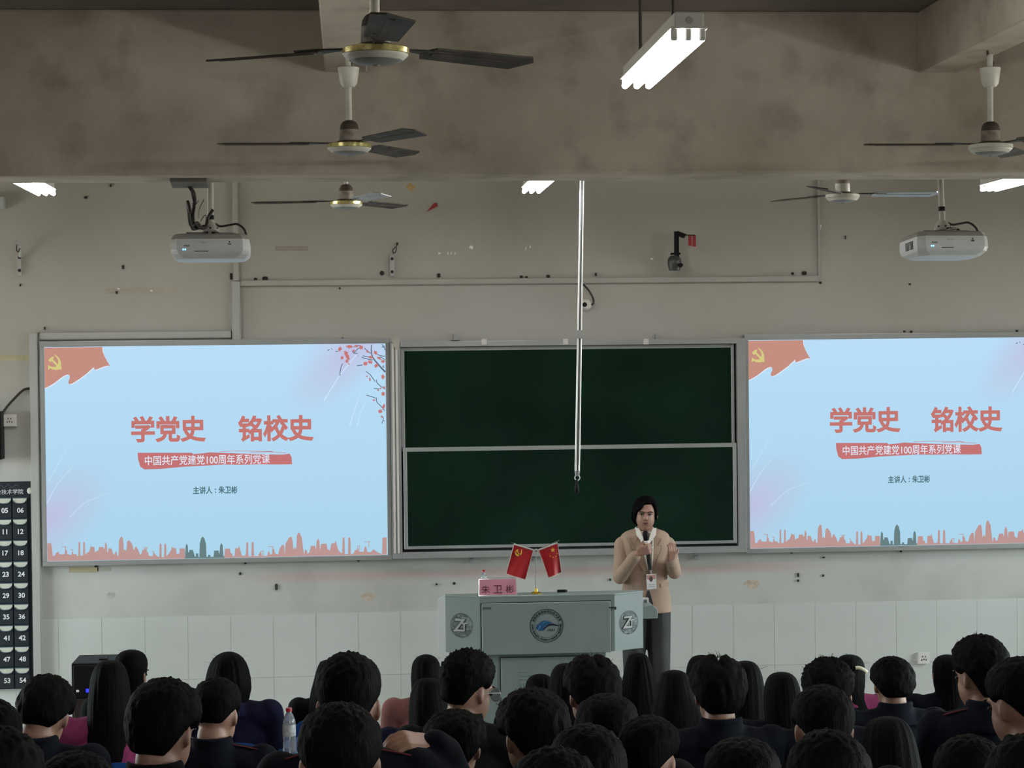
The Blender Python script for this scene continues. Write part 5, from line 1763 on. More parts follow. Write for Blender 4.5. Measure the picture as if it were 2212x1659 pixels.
def hair_long(M, seed, style):
    """long hair: domed crown flowing into a curtain of strands down the back"""
    prof = {  # (z from head centre, half width, half depth, y centre)
        'straight': [(.128, .002, .002, -.012), (.1265, .018, .022, -.012), (.122, .036, .044, -.012), (.113, .051, .067, -.012), (.098, .064, .085, -.013), (.078, .073, .097, -.014), (.05, .081, .104, -.016), (.0, .088, .106, -.020), (-.06, .092, .098, -.030), (-.12, .092, .078, -.055), (-.18, .090, .060, -.085), (-.25, .086, .050, -.105), (-.32, .078, .042, -.115), (-.38, .062, .032, -.118), (-.40, .03, .013, -.118)],
        'cone': [(.126, .002, .002, -.012), (.1245, .017, .022, -.012), (.120, .034, .044, -.012), (.111, .051, .067, -.012), (.096, .060, .085, -.013), (.076, .068, .097, -.014), (.05, .077, .104, -.016), (.0, .089, .106, -.020), (-.06, .106, .098, -.030), (-.12, .118, .080, -.055), (-.18, .128, .064, -.080), (-.25, .135, .052, -.105), (-.32, .135, .045, -.115), (-.38, .12, .036, -.118), (-.40, .06, .015, -.118)],
        'narrow': [(.128, .002, .002, -.012), (.1265, .017, .022, -.012), (.122, .033, .044, -.012), (.113, .050, .067, -.012), (.098, .064, .085, -.013), (.078, .075, .096, -.014), (.05, .080, .100, -.016), (.0, .084, .102, -.020), (-.06, .083, .094, -.030), (-.12, .080, .074, -.055), (-.18, .078, .058, -.085), (-.25, .078, .048, -.105), (-.32, .075, .040, -.115), (-.36, .04, .015, -.118)],
        'bob': [(.132, .002, .002, -.012), (.130, .018, .020, -.012), (.124, .035, .042, -.012), (.114, .052, .064, -.012), (.098, .068, .083, -.013), (.076, .081, .097, -.014), (.045, .092, .106, -.016), (.0, .101, .110, -.020), (-.05, .104, .102, -.024), (-.10, .094, .086, -.030), (-.14, .072, .066, -.040), (-.17, .052, .045, -.052), (-.18, .02, .02, -.055)],
        'tied': [(.126, .002, .002, -.012), (.1245, .018, .022, -.012), (.120, .035, .044, -.012), (.111, .053, .067, -.012), (.096, .068, .085, -.013), (.076, .078, .096, -.014), (.05, .083, .100, -.016), (.0, .084, .100, -.018), (-.05, .076, .086, -.030), (-.09, .062, .060, -.052), (-.12, .048, .040, -.070), (-.15, .034, .030, -.082), (-.24, .030, .026, -.110), (-.33, .024, .020, -.122), (-.36, .006, .006, -.124)],
    }[style]
    bm = BM()
    nu = 96
    off = Vector((seed * 2.1, seed * 5.3, 1))
    # resample
    zs = []
    for (z0, *r0), (z1, *r1) in zip(prof[:-1], prof[1:]):
        for k in range(4):
            t = k / 4
            zs.append([z0 + (z1 - z0) * t] + [a + (b_ - a) * t for a, b_ in zip(r0, r1)])
    zs.append(list(prof[-1]))
    rows = []
    base = HEAD_C + Vector((0, -.002, .004))
    for z, wx, wy, yc in zs:
        row = []
        for i in range(nu):
            a = 2 * math.pi * i / nu
            d = Vector((math.sin(a), math.cos(a), 0))
            k = 1 + .050 * noise.noise(Vector((d.x * 7, d.y * 7, z * 2.5)) + off) + .030 * noise.noise(Vector((d.x * 26, d.y * 26, z * 2)) + off)
            y = wy * d.y * k
            if d.y > 0 and z < .06:
                y *= max(.30, 1 - 3.2 * (.06 - z))                     # open at the face
            x = wx * d.x * k
            # rounded-square section, soft centre parting
            zz = z
            p = base + Vector((x, yc + y, zz))
            if z > -.08:
                q = M @ p
            else:                                                       # lower hair hangs free of the head tilt
                t = sstep(-.08, -.20, z) if False else min(1, (-.08 - z) / .12)
                q = (M @ p).lerp(p + (M @ base - base) * .6, t)
            row.append(bm.verts.new(q))
        rows.append(row)
    for r0, r1 in zip(rows[:-1], rows[1:]):
        for i in range(nu):
            k = (i + 1) % nu
            bm.faces.new((r0[i], r1[i], r1[k], r0[k]))
    bm.faces.new(rows[0]); bm.faces.new(rows[-1][::-1])
    rnd = random.Random(seed)
    for q in range(7):                                                  # flyaway hairs
        a = rnd.uniform(-1.2, 1.2)
        p0 = base + Vector((.085 * math.sin(a), -.02, .05 + .07 * math.cos(a)))
        tube(bm, [M @ p0, M @ (p0 + Vector((.02 * math.sin(a) + rnd.uniform(-.01, .01), 0, .012 * math.cos(a)))), M @ (p0 + Vector((.03 * math.sin(a) + rnd.uniform(-.02, .02), -.01, .012)))], .0005, 4, 2, .0003)
    bmesh.ops.recalc_face_normals(bm, faces=bm.faces)
    return mesh_from(bm, True)


CACHE = {}


def cached(key, fn):
    if key not in CACHE:
        CACHE[key] = fn()
    return CACHE[key]


def child(name, me, parent, m):
    o = bpy.data.objects.new(name, me)
    COL.objects.link(o)
    o.parent = parent
    if len(me.materials) == 0:
        me.materials.append(m)
    o.material_slots[0].link = 'OBJECT'
    o.material_slots[0].material = m
    return o


def eyes_mesh(M):
    bm = BM()
    for s_ in (-1, 1):
        ball(bm, HEAD_C + Vector((s_ * .031, .083, -.002)), (.012, .006, .006), 10, 8)
        box(bm, HEAD_C + Vector((s_ * .031, .089, .022)), (.030, .006, .005))
    bmesh.ops.transform(bm, matrix=M, verts=bm.verts)
    return mesh_from(bm, True)


def glasses_mesh(M):
    bm = BM()
    for s_ in (-1, 1):
        c = HEAD_C + Vector((s_ * .034, .108, -.004))
        tube(bm, [c + Vector((.026 * math.cos(t), 0, .021 * math.sin(t))) for t in [k * math.pi / 8 for k in range(17)]], .0016, 6, 1)
        tube(bm, [c + Vector((s_ * .026, 0, .008)), HEAD_C + Vector((s_ * .076, .05, .006)), HEAD_C + Vector((s_ * .084, -.005, .006)), HEAD_C + Vector((s_ * .083, -.022, -.012))], .0016, 6, 3)
    tube(bm, [HEAD_C + Vector((-.009, .108, .002)), HEAD_C + Vector((0, .112, .005)), HEAD_C + Vector((.009, .108, .002))], .0014, 6, 2)
    bmesh.ops.transform(bm, matrix=M, verts=bm.verts)
    return mesh_from(bm, True)


def lens_mesh(M):
    bm = BM()
    for s_ in (-1, 1):
        c = HEAD_C + Vector((s_ * .034, .108, -.004))
        cyl(bm, c + Vector((0, -.001, 0)), c + Vector((0, .001, 0)), .025, .025, 20)
    bmesh.ops.transform(bm, matrix=M, verts=bm.verts)
    return mesh_from(bm)


def epaulette_mesh(sg):
    bm = BM()
    R_ = Matrix.Rotation(sg * .22, 3, 'Y')
    box(bm, (sg * .135, -.02, .600), (.12, .045, .006), R_)
    bevel(bm, .002, 1)
    return mesh_from(bm)


def piping_mesh(sg):
    bm = BM()
    tube(bm, [(sg * .075, -.044, .617), (sg * .135, -.044, .606), (sg * .196, -.043, .590)], .0020, 6, 3)
    tube(bm, [(sg * .196, -.043, .594), (sg * .198, -.02, .594), (sg * .196, .002, .594)], .0020, 6, 3)
    return mesh_from(bm)


M_LENS = mat('spectacle_lens', (.5, .55, .6), .05, 0, .02, 5, trans=.9)
SEAT_H = .432
AUD = 'seated audience'
SITTING = .885          # seat to top of hair


def chair(loc, label):
    if 'chair' not in CACHE:
        bm = BM()                                     # curved plastic back
        rows = []
        for j in range(9):
            z = .17 + .29 * j / 8
            row = []
            for i in range(13):
                t = i / 12 * 2 - 1
                w_ = .21 * (1 - .12 * (j / 8) ** 3)
                zz = z - (.05 * abs(t) ** 4 * (j / 8) ** 2)
                row.append(Vector((w_ * t, -.205 - .03 * j / 8 + .045 * t * t, zz)))
            rows.append(row)
        for th in (0, .006):
            vs = [[bm.verts.new(v + Vector((0, th, 0))) for v in row] for row in rows]
            for a, b_ in zip(vs[:-1], vs[1:]):
                for i in range(12):
                    bm.faces.new((a[i], a[i + 1], b_[i + 1], b_[i]))
            if th == 0: v0 = vs
        n = len(rows[0])
        def edge(seq): return seq
        ring0 = v0[0] + [r_[-1] for r_ in v0[1:]] + v0[-1][::-1][1:] + [r_[0] for r_ in v0[1:-1]][::-1]
        ring1 = vs[0] + [r_[-1] for r_ in vs[1:]] + vs[-1][::-1][1:] + [r_[0] for r_ in vs[1:-1]][::-1]
        for i in range(len(ring0)):
            k = (i + 1) % len(ring0)
            bm.faces.new((ring0[i], ring0[k], ring1[k], ring1[i]))
        bmesh.ops.recalc_face_normals(bm, faces=bm.faces)
        back = mesh_from(bm, True, 40)
        bm = BM(); box(bm, (0, .01, -.012), (.40, .40, .018)); bevel(bm, .008, 2); seat = mesh_from(bm, True, 40)
        legs = []
        for sx in (-1, 1):
            for sy in (-1, 1):
                bm = BM(); cyl(bm, (sx * .17, sy * .16, -.02), (sx * .20, sy * .19, -SEAT_H), .012, .012, 10); legs.append(mesh_from(bm, True, 40))
        posts = []
        for sx in (-1, 1):
            bm = BM(); tube(bm, [(sx * .17, -.16, -.02), (sx * .175, -.20, .05), (sx * .175, -.222, .25)], .010, 8, 3); posts.append(mesh_from(bm, True, 60))
        CACHE['chair'] = (back, seat, legs, posts)
    back, seat, legs, posts = CACHE['chair']
    r = thing('chair', loc, label, 'chair', 'blue plastic chairs of the audience')
    child('backrest', back, r, M_CHAIR); child('seat', seat, r, M_CHAIR)
    for l_ in legs: child('leg', l_, r, M_ALU)
    for p_ in posts: child('back_post', p_, r, M_ALU)
    return r


def audience(px, ytop, row, hair, style, jacket, label, yaw=0, pitch=8, roll=0, dY=0.0, wscale=1.0, collar=True, raised=False, epaulette=False, glasses=False, chair_label=None, seed=None):
    """place one seated listener so that the crown of the head sits at the given photo position"""
    Y = ROWS[row][0] + dY
    floor_z = ROWS[row][1]
    p = W(px, ytop, Y)
    M = cached(('M', yaw, pitch, roll), lambda: head_mat(yaw, pitch, roll))
    # where the crown ends up for this head pose
    crown = M @ (HEAD_C + Vector((0, -.01, .125)))
    seat_z = floor_z + SEAT_H
    sz = (p.z - seat_z) / crown.z
    sz = min(1.12, max(.86, sz))
    seat_z = p.z - crown.z * sz                       # what is left over is cushion / posture
    body = cached(('body', yaw, pitch, roll, raised), lambda: seated_body(yaw, pitch, roll, raised))
    o = bpy.data.objects.new('person', body)
    COL.objects.link(o)
    sxy = wscale
    o.location = (p.x - crown.x * sxy, Y - crown.y * sxy, seat_z)
    o.scale = (sxy, sxy, sz)
    tag(o, label, 'person', AUD)
    sd = seed if seed is not None else int(px) % 5
    fn = hair_short if hair == 'short' else hair_long
    child('hair', cached((hair, style, yaw, pitch, roll, sd), lambda: fn(M, sd, style)), o, M_HAIR)
    child('jacket' if jacket not in (M_PINK, M_SALMON) else 'sweater', cached(('jacket', raised, collar), lambda: seated_jacket(raised, collar)), o, jacket)
    child('trousers', cached('trousers', seated_trousers), o, M_TROUSER)
    for sg in (-1, 1):
        child('shoe', cached(('shoe', sg), lambda: shoe_pair(sg)), o, M_SHOE)
    child('eyes', cached(('eyes', yaw, pitch, roll), lambda: eyes_mesh(M)), o, M_EYE)
    if glasses:
        g = child('glasses', cached(('gl', yaw, pitch, roll), lambda: glasses_mesh(M)), o, M_ALU)
        child('lenses', cached(('ln', yaw, pitch, roll), lambda: lens_mesh(M)), g, M_LENS)
    if epaulette:
        for sg in (-1, 1):
            e = child('epaulette', cached(('ep', sg), lambda: epaulette_mesh(sg)), o, jacket)
            child('piping', cached(('pi', sg), lambda: piping_mesh(sg)), e, M_PIPING)
    chair((o.location.x, o.location.y, max(seat_z, floor_z + SEAT_H) if abs(seat_z - floor_z - SEAT_H) < .001 else floor_z + SEAT_H), chair_label or ('chair of the ' + label))
    return o

# ------------------------------------------------------------------ the audience, row by row (px, y of crown in the photo)
A = audience
# front row
A(285, 1405, 1, 'long', 'tied', M_COAL, 'dark-haired person with tied hair, front row at left beside the loudspeaker', yaw=25, pitch=5)
A(493, 1412, 1, 'long', 'bob', M_BLUEN, 'person with a smooth round bob in a deep blue jacket, left of centre', yaw=0, pitch=4, dY=-.25, wscale=1.12, chair_label='blue plastic chair back behind the bob-haired person in deep blue')
A(710, 1426, 1, 'long', 'cone', M_COAL, 'long-haired person in the front row, right of the water bottle', yaw=0, pitch=8, dY=.4, wscale=.9)
A(920, 1416, 1, 'long', 'narrow', M_SALMON, 'front row person in a salmon sweater with smooth dark hair', yaw=0, pitch=4, wscale=.95)
A(1168, 1459, 1, 'long', 'narrow', M_COAL, 'person with bowed head in the front row, before the lectern cabinet', yaw=10, pitch=22, dY=.3)
A(1222, 1435, 1, 'long', 'straight', M_NAVY, 'front row person half hidden by the listener with the hair parting', yaw=0, pitch=8, dY=-.8)
A(1378, 1412, 1, 'long', 'cone', M_NAVY, 'person with very long hair seated right before the speaker', yaw=0, pitch=4, dY=-.15, wscale=.92)
A(1515, 1417, 1, 'long', 'straight', M_NAVY, 'long-haired front row person just right of the speaker', yaw=0, pitch=6)
A(1609, 1430, 1, 'long', 'straight', M_NAVY, 'long-haired person behind the parted crop man, right of the speaker', yaw=0, pitch=6, dY=-.85)
c_ = A(1837, 1416, 1, 'long', 'straight', M_PINK, 'person with a cream hair clip and pink top, front row', yaw=30, pitch=10)
A(2046, 1416, 1, 'long', 'narrow', M_NAVY, 'long-haired person near the right wall socket', yaw=0, pitch=4)
A(2200, 1426, 1, 'long', 'straight', M_NAVY, 'front row person mostly hidden at the right picture edge', yaw=0, pitch=4)
# second row
A(237, 1429, 2, 'long', 'straight', M_PINK, 'long-haired person in a magenta sweater at left', yaw=0, pitch=6, collar=False, chair_label='blue plastic chair back below the magenta sweater')
A(925, 1467, 2, 'long', 'straight', M_BLUEN, 'straight-haired person in deep blue before the salmon sweater', yaw=0, pitch=10, wscale=.96)
A(1455, 1449, 2, 'long', 'cone', M_BLUEN, 'person whose long hair spreads wide, below the right side of the speaker', yaw=0, pitch=8, wscale=.98)
A(1687, 1454, 2, 'long', 'straight', M_NAVY, 'long-haired person between the cropped man and the spiky-haired listener at right', yaw=0, pitch=8, wscale=.95)
A(1926, 1427, 2, 'short', 'bowl', M_NAVY, 'curly-edged short-haired person at right under the wall socket', yaw=0, pitch=6, wscale=1.0)
# third row
A(111, 1471, 3, 'short', 'bowl', M_NAVY, 'bowl-haired man with bowed head at far left', yaw=8, pitch=24, roll=6)
A(472, 1473, 3, 'short', 'fade', M_NAVY, 'man with a shaved bare neck left of centre, red-piped shoulder', yaw=18, pitch=14, epaulette=True, wscale=.94)
A(1012, 1417, 3, 'short', 'spiky', M_COAL, 'man with glasses turned to the right, before the lectern', yaw=48, pitch=6, glasses=True, wscale=.98)
A(1275, 1429, 3, 'short', 'part', M_NAVY, 'man with a deep hair parting before the lectern', yaw=-14, pitch=8)
A(1549, 1429, 3, 'short', 'part', M_NAVY, 'man with a parted crop and both ears showing, right of the speaker', yaw=0, pitch=8)
A(1788, 1433, 3, 'short', 'spiky', M_NAVY, 'spiky flat-topped listener at centre right', yaw=14, pitch=4)
A(2116, 1386, 3, 'short', 'fluffy', M_NAVY, 'tallest man in the audience, with shoulder piping, at right', yaw=-25, pitch=4, epaulette=True, wscale=1.0)
# fourth row
A(362, 1484, 4, 'short', 'fluffy', M_COAL, 'bushy-haired man in black between the bowl cut and the bare neck', yaw=24, pitch=14, wscale=1.02)
A(752, 1423, 4, 'short', 'fade', M_NAVY, 'broad man with a faded haircut holding a hand to the neck', yaw=5, pitch=4, raised=True, epaulette=True, wscale=1.04)
A(1145, 1504, 4, 'short', 'fluffy', M_NAVY, 'bushy dark-haired listener below the lectern emblem', yaw=-20, pitch=12, wscale=1.03)
A(1308, 1505, 4, 'short', 'crop', M_COAL, 'close-cropped listener behind the hair parting man', yaw=0, pitch=18, dY=.55, wscale=1.08)
A(985, 1546, 4, 'short', 'fluffy', M_NAVY, 'low sitting man below the man with glasses', yaw=18, pitch=12, dY=.7, wscale=1.0)
A(1405, 1557, 4, 'short', 'fade', M_NAVY, 'man with a pale right ear and cropped neck, lower centre right', yaw=28, pitch=12, dY=-.15, wscale=.94)
A(1775, 1488, 4, 'short', 'crop', M_NAVY, 'round-headed listener with both ears showing, before the spiky-haired one', yaw=0, pitch=10, wscale=1.0)
A(1914, 1551, 4, 'long', 'straight', M_NAVY, 'low dark long-haired person below the curly-edged listener', yaw=0, pitch=14, dY=.75, wscale=1.0)
A(2200, 1429, 4, 'short', 'crop', M_COAL, 'big dark head cut by the right picture edge', yaw=-24, pitch=8, wscale=1.08)
# fifth row, nearest heads
A(-22, 1519, 4, 'short', 'crop', M_NAVY, 'person cut by the left picture edge, beneath the pocket chart', yaw=0, pitch=6)
A(733, 1529, 5, 'short', 'crop', M_NAVY, 'nearest large dark head, left of centre', yaw=0, pitch=10, wscale=1.06)
A(1265, 1576, 5, 'short', 'crop', M_NAVY, 'nearest dark head at the centre bottom', yaw=0, pitch=16)
A(1787, 1589, 5, 'short', 'crop', M_NAVY, 'nearest large dark head at lower right', yaw=0, pitch=10, dY=-.35, wscale=1.0)
A(1600, 1601, 5, 'short', 'crop', M_NAVY, 'nearest dark head between lower centre and lower right', yaw=0, pitch=12, dY=.4, wscale=1.05)
A(2090, 1598, 5, 'short', 'crop', M_COAL, 'nearest dark head at lower right below the tallest man', yaw=0, pitch=12, wscale=.92)
A(2225, 1600, 5, 'short', 'crop', M_COAL, 'dark head in the bottom right corner', yaw=0, pitch=12, dY=-.9)
A(165, 1633, 5, 'short', 'crop', M_NAVY, 'crown of a dark head at the bottom left', yaw=0, pitch=14)
A(1195, 1629, 5, 'short', 'crop', M_NAVY, 'crown of a dark head at the very bottom, left of the speaker', yaw=0, pitch=14, dY=-.9)
A(-10, 1585, 5, 'short', 'crop', M_COAL, 'dark head in the bottom left corner', yaw=0, pitch=8, dY=-.9)
# hair clip
bm = BM(); tube(bm, [(-.03, 0, .012), (-.01, -.004, .012), (.012, -.004, .002), (.028, 0, -.014)], .011, 8, 4)
k = obj('hair_clip', bm, mat('cream_plastic', (.75, .70, .52), .35), c_, smooth=True)
k.location = (.055, -.085, .765)

# ------------------------------------------------------------------ the speaker
SPY = 13.16
K0 = W(1393, 1200, SPY)
SPX = K0.x
KS = S(SPY)


def k(px, py, y=0.0):
    """photo pixel -> point in the speaker's own frame, y in front (-) or behind (+) the body axis"""
    p = W(px, py, SPY + y)
    return Vector((p.x - SPX, y, p.z))


M_BEIGE = mat('beige_wool_blazer', (.335, .235, .17), .8, 0, .07, 18, bump=.15)
M_BEIGE_D = mat('blazer_seam', (.20, .135, .095), .8)
M_BLOUSE = mat('white_blouse', (.66, .64, .58), .7, 0, .05, 10)
M_SLACK = mat('charcoal_slacks', (.022, .022, .024), .7, 0, .3, 10)
M_SKIN2 = mat('face_skin', (.30, .165, .12), .5, 0, .10, 10)

elb_l, wr_l = k(1339, 1247, -.05), k(1374, 1198, -.258)
elb_r, wr_r = k(1457, 1236, -.06), k(1449, 1212, -.225)
sh_l, sh_r = k(1343, 1176, .01), k(1443, 1176, .01)
hz = k(1393, 1111).z
HM = Matrix.Translation(Vector((k(1394, 1117).x, -.005, hz))) @ Euler((math.radians(2), math.radians(-2), math.radians(180 - 7)), 'XYZ').to_matrix().to_4x4() @ Matrix.Diagonal((.98, .95, .94, 1)) @ Matrix.Translation(-HEAD_C)
bm = BM()
add_head(bm, HM)
limb(bm, [((0.005, .02, 1.33), .052), ((.006, .008, 1.45), .047)])
ball(bm, (0, .01, 1.22), (.135, .085, .16), 20, 12)
ball(bm, (0, .01, 1.02), (.110, .075, .14), 20, 12)
ball(bm, (.01, .015, .89), (.110, .070, .08), 20, 12)
limb(bm, [(sh_l + Vector((.03, 0, 0)), .050), ((0, .02, 1.345), .050), (sh_r - Vector((.03, 0, 0)), .050)])
limb(bm, [(sh_l, .042), (elb_l, .036), (wr_l, .025)])
limb(bm, [(sh_r, .042), (elb_r, .036), (wr_r, .025)])
mic_a, mic_b = k(1394, 1150, -.262), k(1404, 1227, -.230)
grip = mic_a.lerp(mic_b, .47)
hand(bm, grip + Vector((-.072, -.022, -.018)), (.93, -.12, .26), (.05, 1, .05), .92, .95, 1)
hand(bm, wr_r + Vector((-.004, -.012, .004)), (.12, -.35, .93), (-.25, .9, .3), .86, .55, -1)
for sg, xx in ((-1, -.075), (1, .085)):
    limb(bm, [((xx, .015, .82), .062), ((xx + sg * .008, .0, .46), .055), ((xx + sg * .010, .02, .08), .040)])
    cap(bm, (xx + sg * .012, .03, .045), .034, (xx + sg * .025, -.11, .035), .026)
sp_me = remesh(bm, .0042, 2, 'person')
sp_me.materials.append(M_SKIN2)
speaker = bpy.data.objects.new('person', sp_me)
COL.objects.link(speaker)
speaker.location = (SPX, SPY, 0)
tag(speaker, 'standing speaker in a beige blazer holding a microphone beside the lectern', 'person')


def spart(name, bm, m, parent=None, smooth=True):
    return obj(name, bm, m, parent or speaker, smooth=smooth)


def spmesh(name, me, m, parent=None):
    me.materials.append(m)
    return obj(name, me, m, parent or speaker)


# blazer: torso lofted from ring to ring, sleeves fused on
zh = k(1393, 1322).z
TORSO = [(zh, .172, .116), (.93, .168, .113), (.98, .158, .108), (1.05, .148, .103), (1.12, .150, .106), (1.20, .162, .112), (1.27, .168, .108), (1.32, .168, .096), (1.352, .158, .082), (1.372, .132, .068), (1.388, .085, .054)]


def torso_at(z):
    for (z0, w0, d0), (z1, w1, d1) in zip(TORSO[:-1], TORSO[1:]):
        if z <= z1 or z1 == TORSO[-1][0]:
            t = min(1, max(0, (z - z0) / (z1 - z0)))
            return w0 + (w1 - w0) * t, d0 + (d1 - d0) * t


bm = BM()
rows = []
for z, w_, d_ in TORSO:
    rows.append([bm.verts.new((.004 + w_ * math.copysign(abs(math.cos(a)) ** .85, math.cos(a)), .012 + d_ * math.copysign(abs(math.sin(a)) ** .9, math.sin(a)), z)) for a in [2 * math.pi * i / 48 for i in range(48)]])
for r0, r1 in zip(rows[:-1], rows[1:]):
    for i in range(48):
        j = (i + 1) % 48
        bm.faces.new((r0[i], r0[j], r1[j], r1[i]))
bm.faces.new(rows[0][::-1]); bm.faces.new(rows[-1])
for s_, e_, w_ in ((sh_l, elb_l, wr_l), (sh_r, elb_r, wr_r)):
    limb(bm, [(s_ + Vector((.004 if s_.x < 0 else -.004, 0, -.002)), .055), (e_, .047), (e_.lerp(w_, .93), .039)])
spmesh('blazer', remesh(bm, .0055, 3, 'blazer'), M_BEIGE)
bz = [c for c in speaker.children if c.name.startswith('blazer')][0]


def front_y(x, z):
    """front surface of the blazer"""
    w_, d_ = torso_at(z)
    return .012 - d_ * max(.05, 1 - (abs(x - .004) / w_) ** 2.2) ** .48 - .002


def flat_on_front(bm, pts, lift=.002, thick=.005):
    P = []
    for (px, py) in pts:
        q = k(px, py, -.10)
        q.y = front_y(q.x, q.z) - lift
        q.x = k(px, py, q.y).x
        P.append(q)
    prism(bm, P, (0, thick, 0))


def line_on_front(bm, pts, r_=.0025, lift=.001):
    P = []
    for (px, py) in pts:
        q = k(px, py, -.10); q.y = front_y(q.x, q.z) - lift; P.append(q)
    tube(bm, P, r_, 6, 4)


# blouse showing in the open neck
bm = BM(); flat_on_front(bm, [(1379, 1150), (1411, 1150), (1409, 1185), (1404, 1222), (1399, 1232), (1394, 1215), (1386, 1185)], .004, .012); spart('blouse_front', bm, M_BLOUSE, smooth=False)
bm = BM()
cz = k(1393, 1150).z
for i in range(13):
    a = math.radians(-60 - 240 * i / 12) if False else math.radians(120 - 240 * i / 12 + 90 - 0)
    q = Vector((.004 + .060 * math.cos(a), .012 + .058 * math.sin(a), cz + .012 + .018 * math.sin(a)))
    if i: cap(bm, p, .015, q, .015, 8)
    p = q
spmesh('blouse_collar', remesh(bm, .005, 3, 'blouse_collar'), M_BLOUSE)
# white collar wings
for pts in ([(1372, 1139), (1380, 1141), (1391, 1166), (1387, 1172), (1375, 1156)], [(1418, 1140), (1410, 1142), (1401, 1166), (1405, 1172), (1417, 1156)]):
    P = [k(px, py, -.075 - .0012 * (py - 1139)) for px, py in pts]
    bm = BM(); prism(bm, P, (0, .006, 0)); spart('collar_wing', bm, M_BLOUSE, smooth=False)
# lapels
bm = BM(); flat_on_front(bm, [(1373, 1148), (1381, 1152), (1388, 1190), (1396, 1232), (1391, 1236), (1369, 1196), (1362, 1180), (1370, 1177), (1361, 1163)], .009, .010); spart('lapel', bm, M_BEIGE, bz, False)
bm = BM(); flat_on_front(bm, [(1418, 1149), (1411, 1153), (1409, 1190), (1402, 1234), (1407, 1238), (1423, 1200), (1430, 1182), (1422, 1179), (1429, 1165)], .009, .010); spart('lapel', bm, M_BEIGE, bz, False)
for seam in ([(1361, 1163), (1366, 1170), (1370, 1177), (1362, 1180), (1369, 1196), (1380, 1216), (1391, 1236)], [(1429, 1165), (1425, 1172), (1422, 1179), (1430, 1182), (1423, 1200), (1415, 1220), (1407, 1238)], [(1357, 1163), (1362, 1176), (1368, 1190)]):
    bm = BM(); line_on_front(bm, seam, .0016, .009); spart('lapel_seam', bm, M_BEIGE_D, bz)
bm = BM(); line_on_front(bm, [(1400, 1236), (1398, 1255), (1400, 1275)], .0016, .003); spart('front_seam', bm, M_BEIGE_D, bz)
for pts in ([(1345, 1264), (1368, 1270), (1369, 1259), (1345, 1258)], [(1428, 1270), (1445, 1268), (1444, 1258), (1427, 1261)]):
    bm = BM(); flat_on_front(bm, pts, .004, .006); spart('pocket_flap', bm, M_BEIGE, bz, False)
for px, py in ((1401, 1262),):
    bm = BM(); q = k(px, py, -.1); q.y = front_y(q.x, q.z); ball(bm, q, (.008, .004, .008)); spart('button', bm, M_BEIGE_D, bz)
for i in range(3):
    bm = BM(); q = elb_r.lerp(wr_r, .80 - .09 * i) + Vector((-.020, -.036, -.018)); ball(bm, q, (.006, .005, .006)); spart('cuff_button', bm, M_BEIGE_D, bz)
# dark top below the parted blazer hem
bm = BM(); flat_on_front(bm, [(1399, 1276), (1403, 1276), (1411, 1305), (1411, 1322), (1391, 1322), (1392, 1300)], .003, .01); spart('dark_top', bm, M_SLACK, smooth=False)
# slacks
bm = BM()
ball(bm, (.006, .018, .87), (.150, .105, .10), 24, 14)
for sg, xx in ((-1, -.073), (1, .085)):
    limb(bm, [((xx, .015, .83), .090), ((xx + sg * .008, .005, .46), .072), ((xx + sg * .010, .02, .07), .066)])
spmesh('slacks', remesh(bm, .008, 4, 'slacks'), M_SLACK)
for sg, xx in ((-1, -.075), (1, .085)):
    bm = BM(); limb(bm, [((xx + sg * .012, .04, .042), .040), ((xx + sg * .020, -.04, .040), .040), ((xx + sg * .028, -.13, .034), .030)])
    me = remesh(bm, .006, 3, 'shoe')
    for v in me.vertices: v.co.z = max(v.co.z, .002)
    spmesh('shoe', me, M_SHOE)
# hair: side parted, tied behind
bm = BM()
nu, nv = 120, 90
c = HEAD_C + Vector((0, -.008, .016))
rows = []
for j in range(nv + 1):
    th = math.pi * j / nv
    row = []
    for i in range(nu):
        ph = 2 * math.pi * i / nu
        d = Vector((math.sin(th) * math.sin(ph), math.sin(th) * math.cos(ph), math.cos(th)))
        az = abs((ph + math.pi) % (2 * math.pi) - math.pi) / math.pi
        # head faces +y here; image left is the head's +x side once it is turned round
        side = d.x
        front_line = .56 - .50 * sstep(.05, .62, side) + .02 * (side < 0)
        line = front_line * (1 - sstep(.22, .40, az)) + (-.62) * sstep(.22, .40, az)
        t = .016 + .006 * sstep(0, .8, d.z) + .004 * noise.noise(Vector((d.x * 16, d.y * 6, d.z * 16)))
        t -= .003 * sstep(.45, .95, abs(d.x)) * (1 - sstep(-.1, .35, d.z))
        edge = sstep(line - .03, line + .10, d.z)
        t = t * edge - .014 * (1 - edge)
        p = c + Vector((.0745 * d.x, .092 * d.y, .094 * d.z)) + d * t
        row.append(bm.verts.new(HM @ p))
        if j in (0, nv): break
    rows.append(row)
for r0, r1 in zip(rows[:-1], rows[1:]):
    for i in range(nu):
        kk = (i + 1) % nu
        if len(r0) == 1: bm.faces.new((r0[0], r1[i], r1[kk]))
        elif len(r1) == 1: bm.faces.new((r0[i], r1[0], r0[kk]))
        else: bm.faces.new((r0[i], r1[i], r1[kk], r0[kk]))
bmesh.ops.recalc_face_normals(bm, faces=bm.faces)
spart('hair', bm, M_HAIR)
bm = BM()
for s_ in (1,):
    tube(bm, [HM @ (HEAD_C + Vector((s_ * .078, .0, .03))), HM @ (HEAD_C + Vector((s_ * .086, -.012, -.02))), HM @ (HEAD_C + Vector((s_ * .076, -.03, -.055))), HM @ (HEAD_C + Vector((s_ * .05, -.06, -.08)))], .012, 8, 4, .008)
spart('side_locks', bm, M_HAIR)
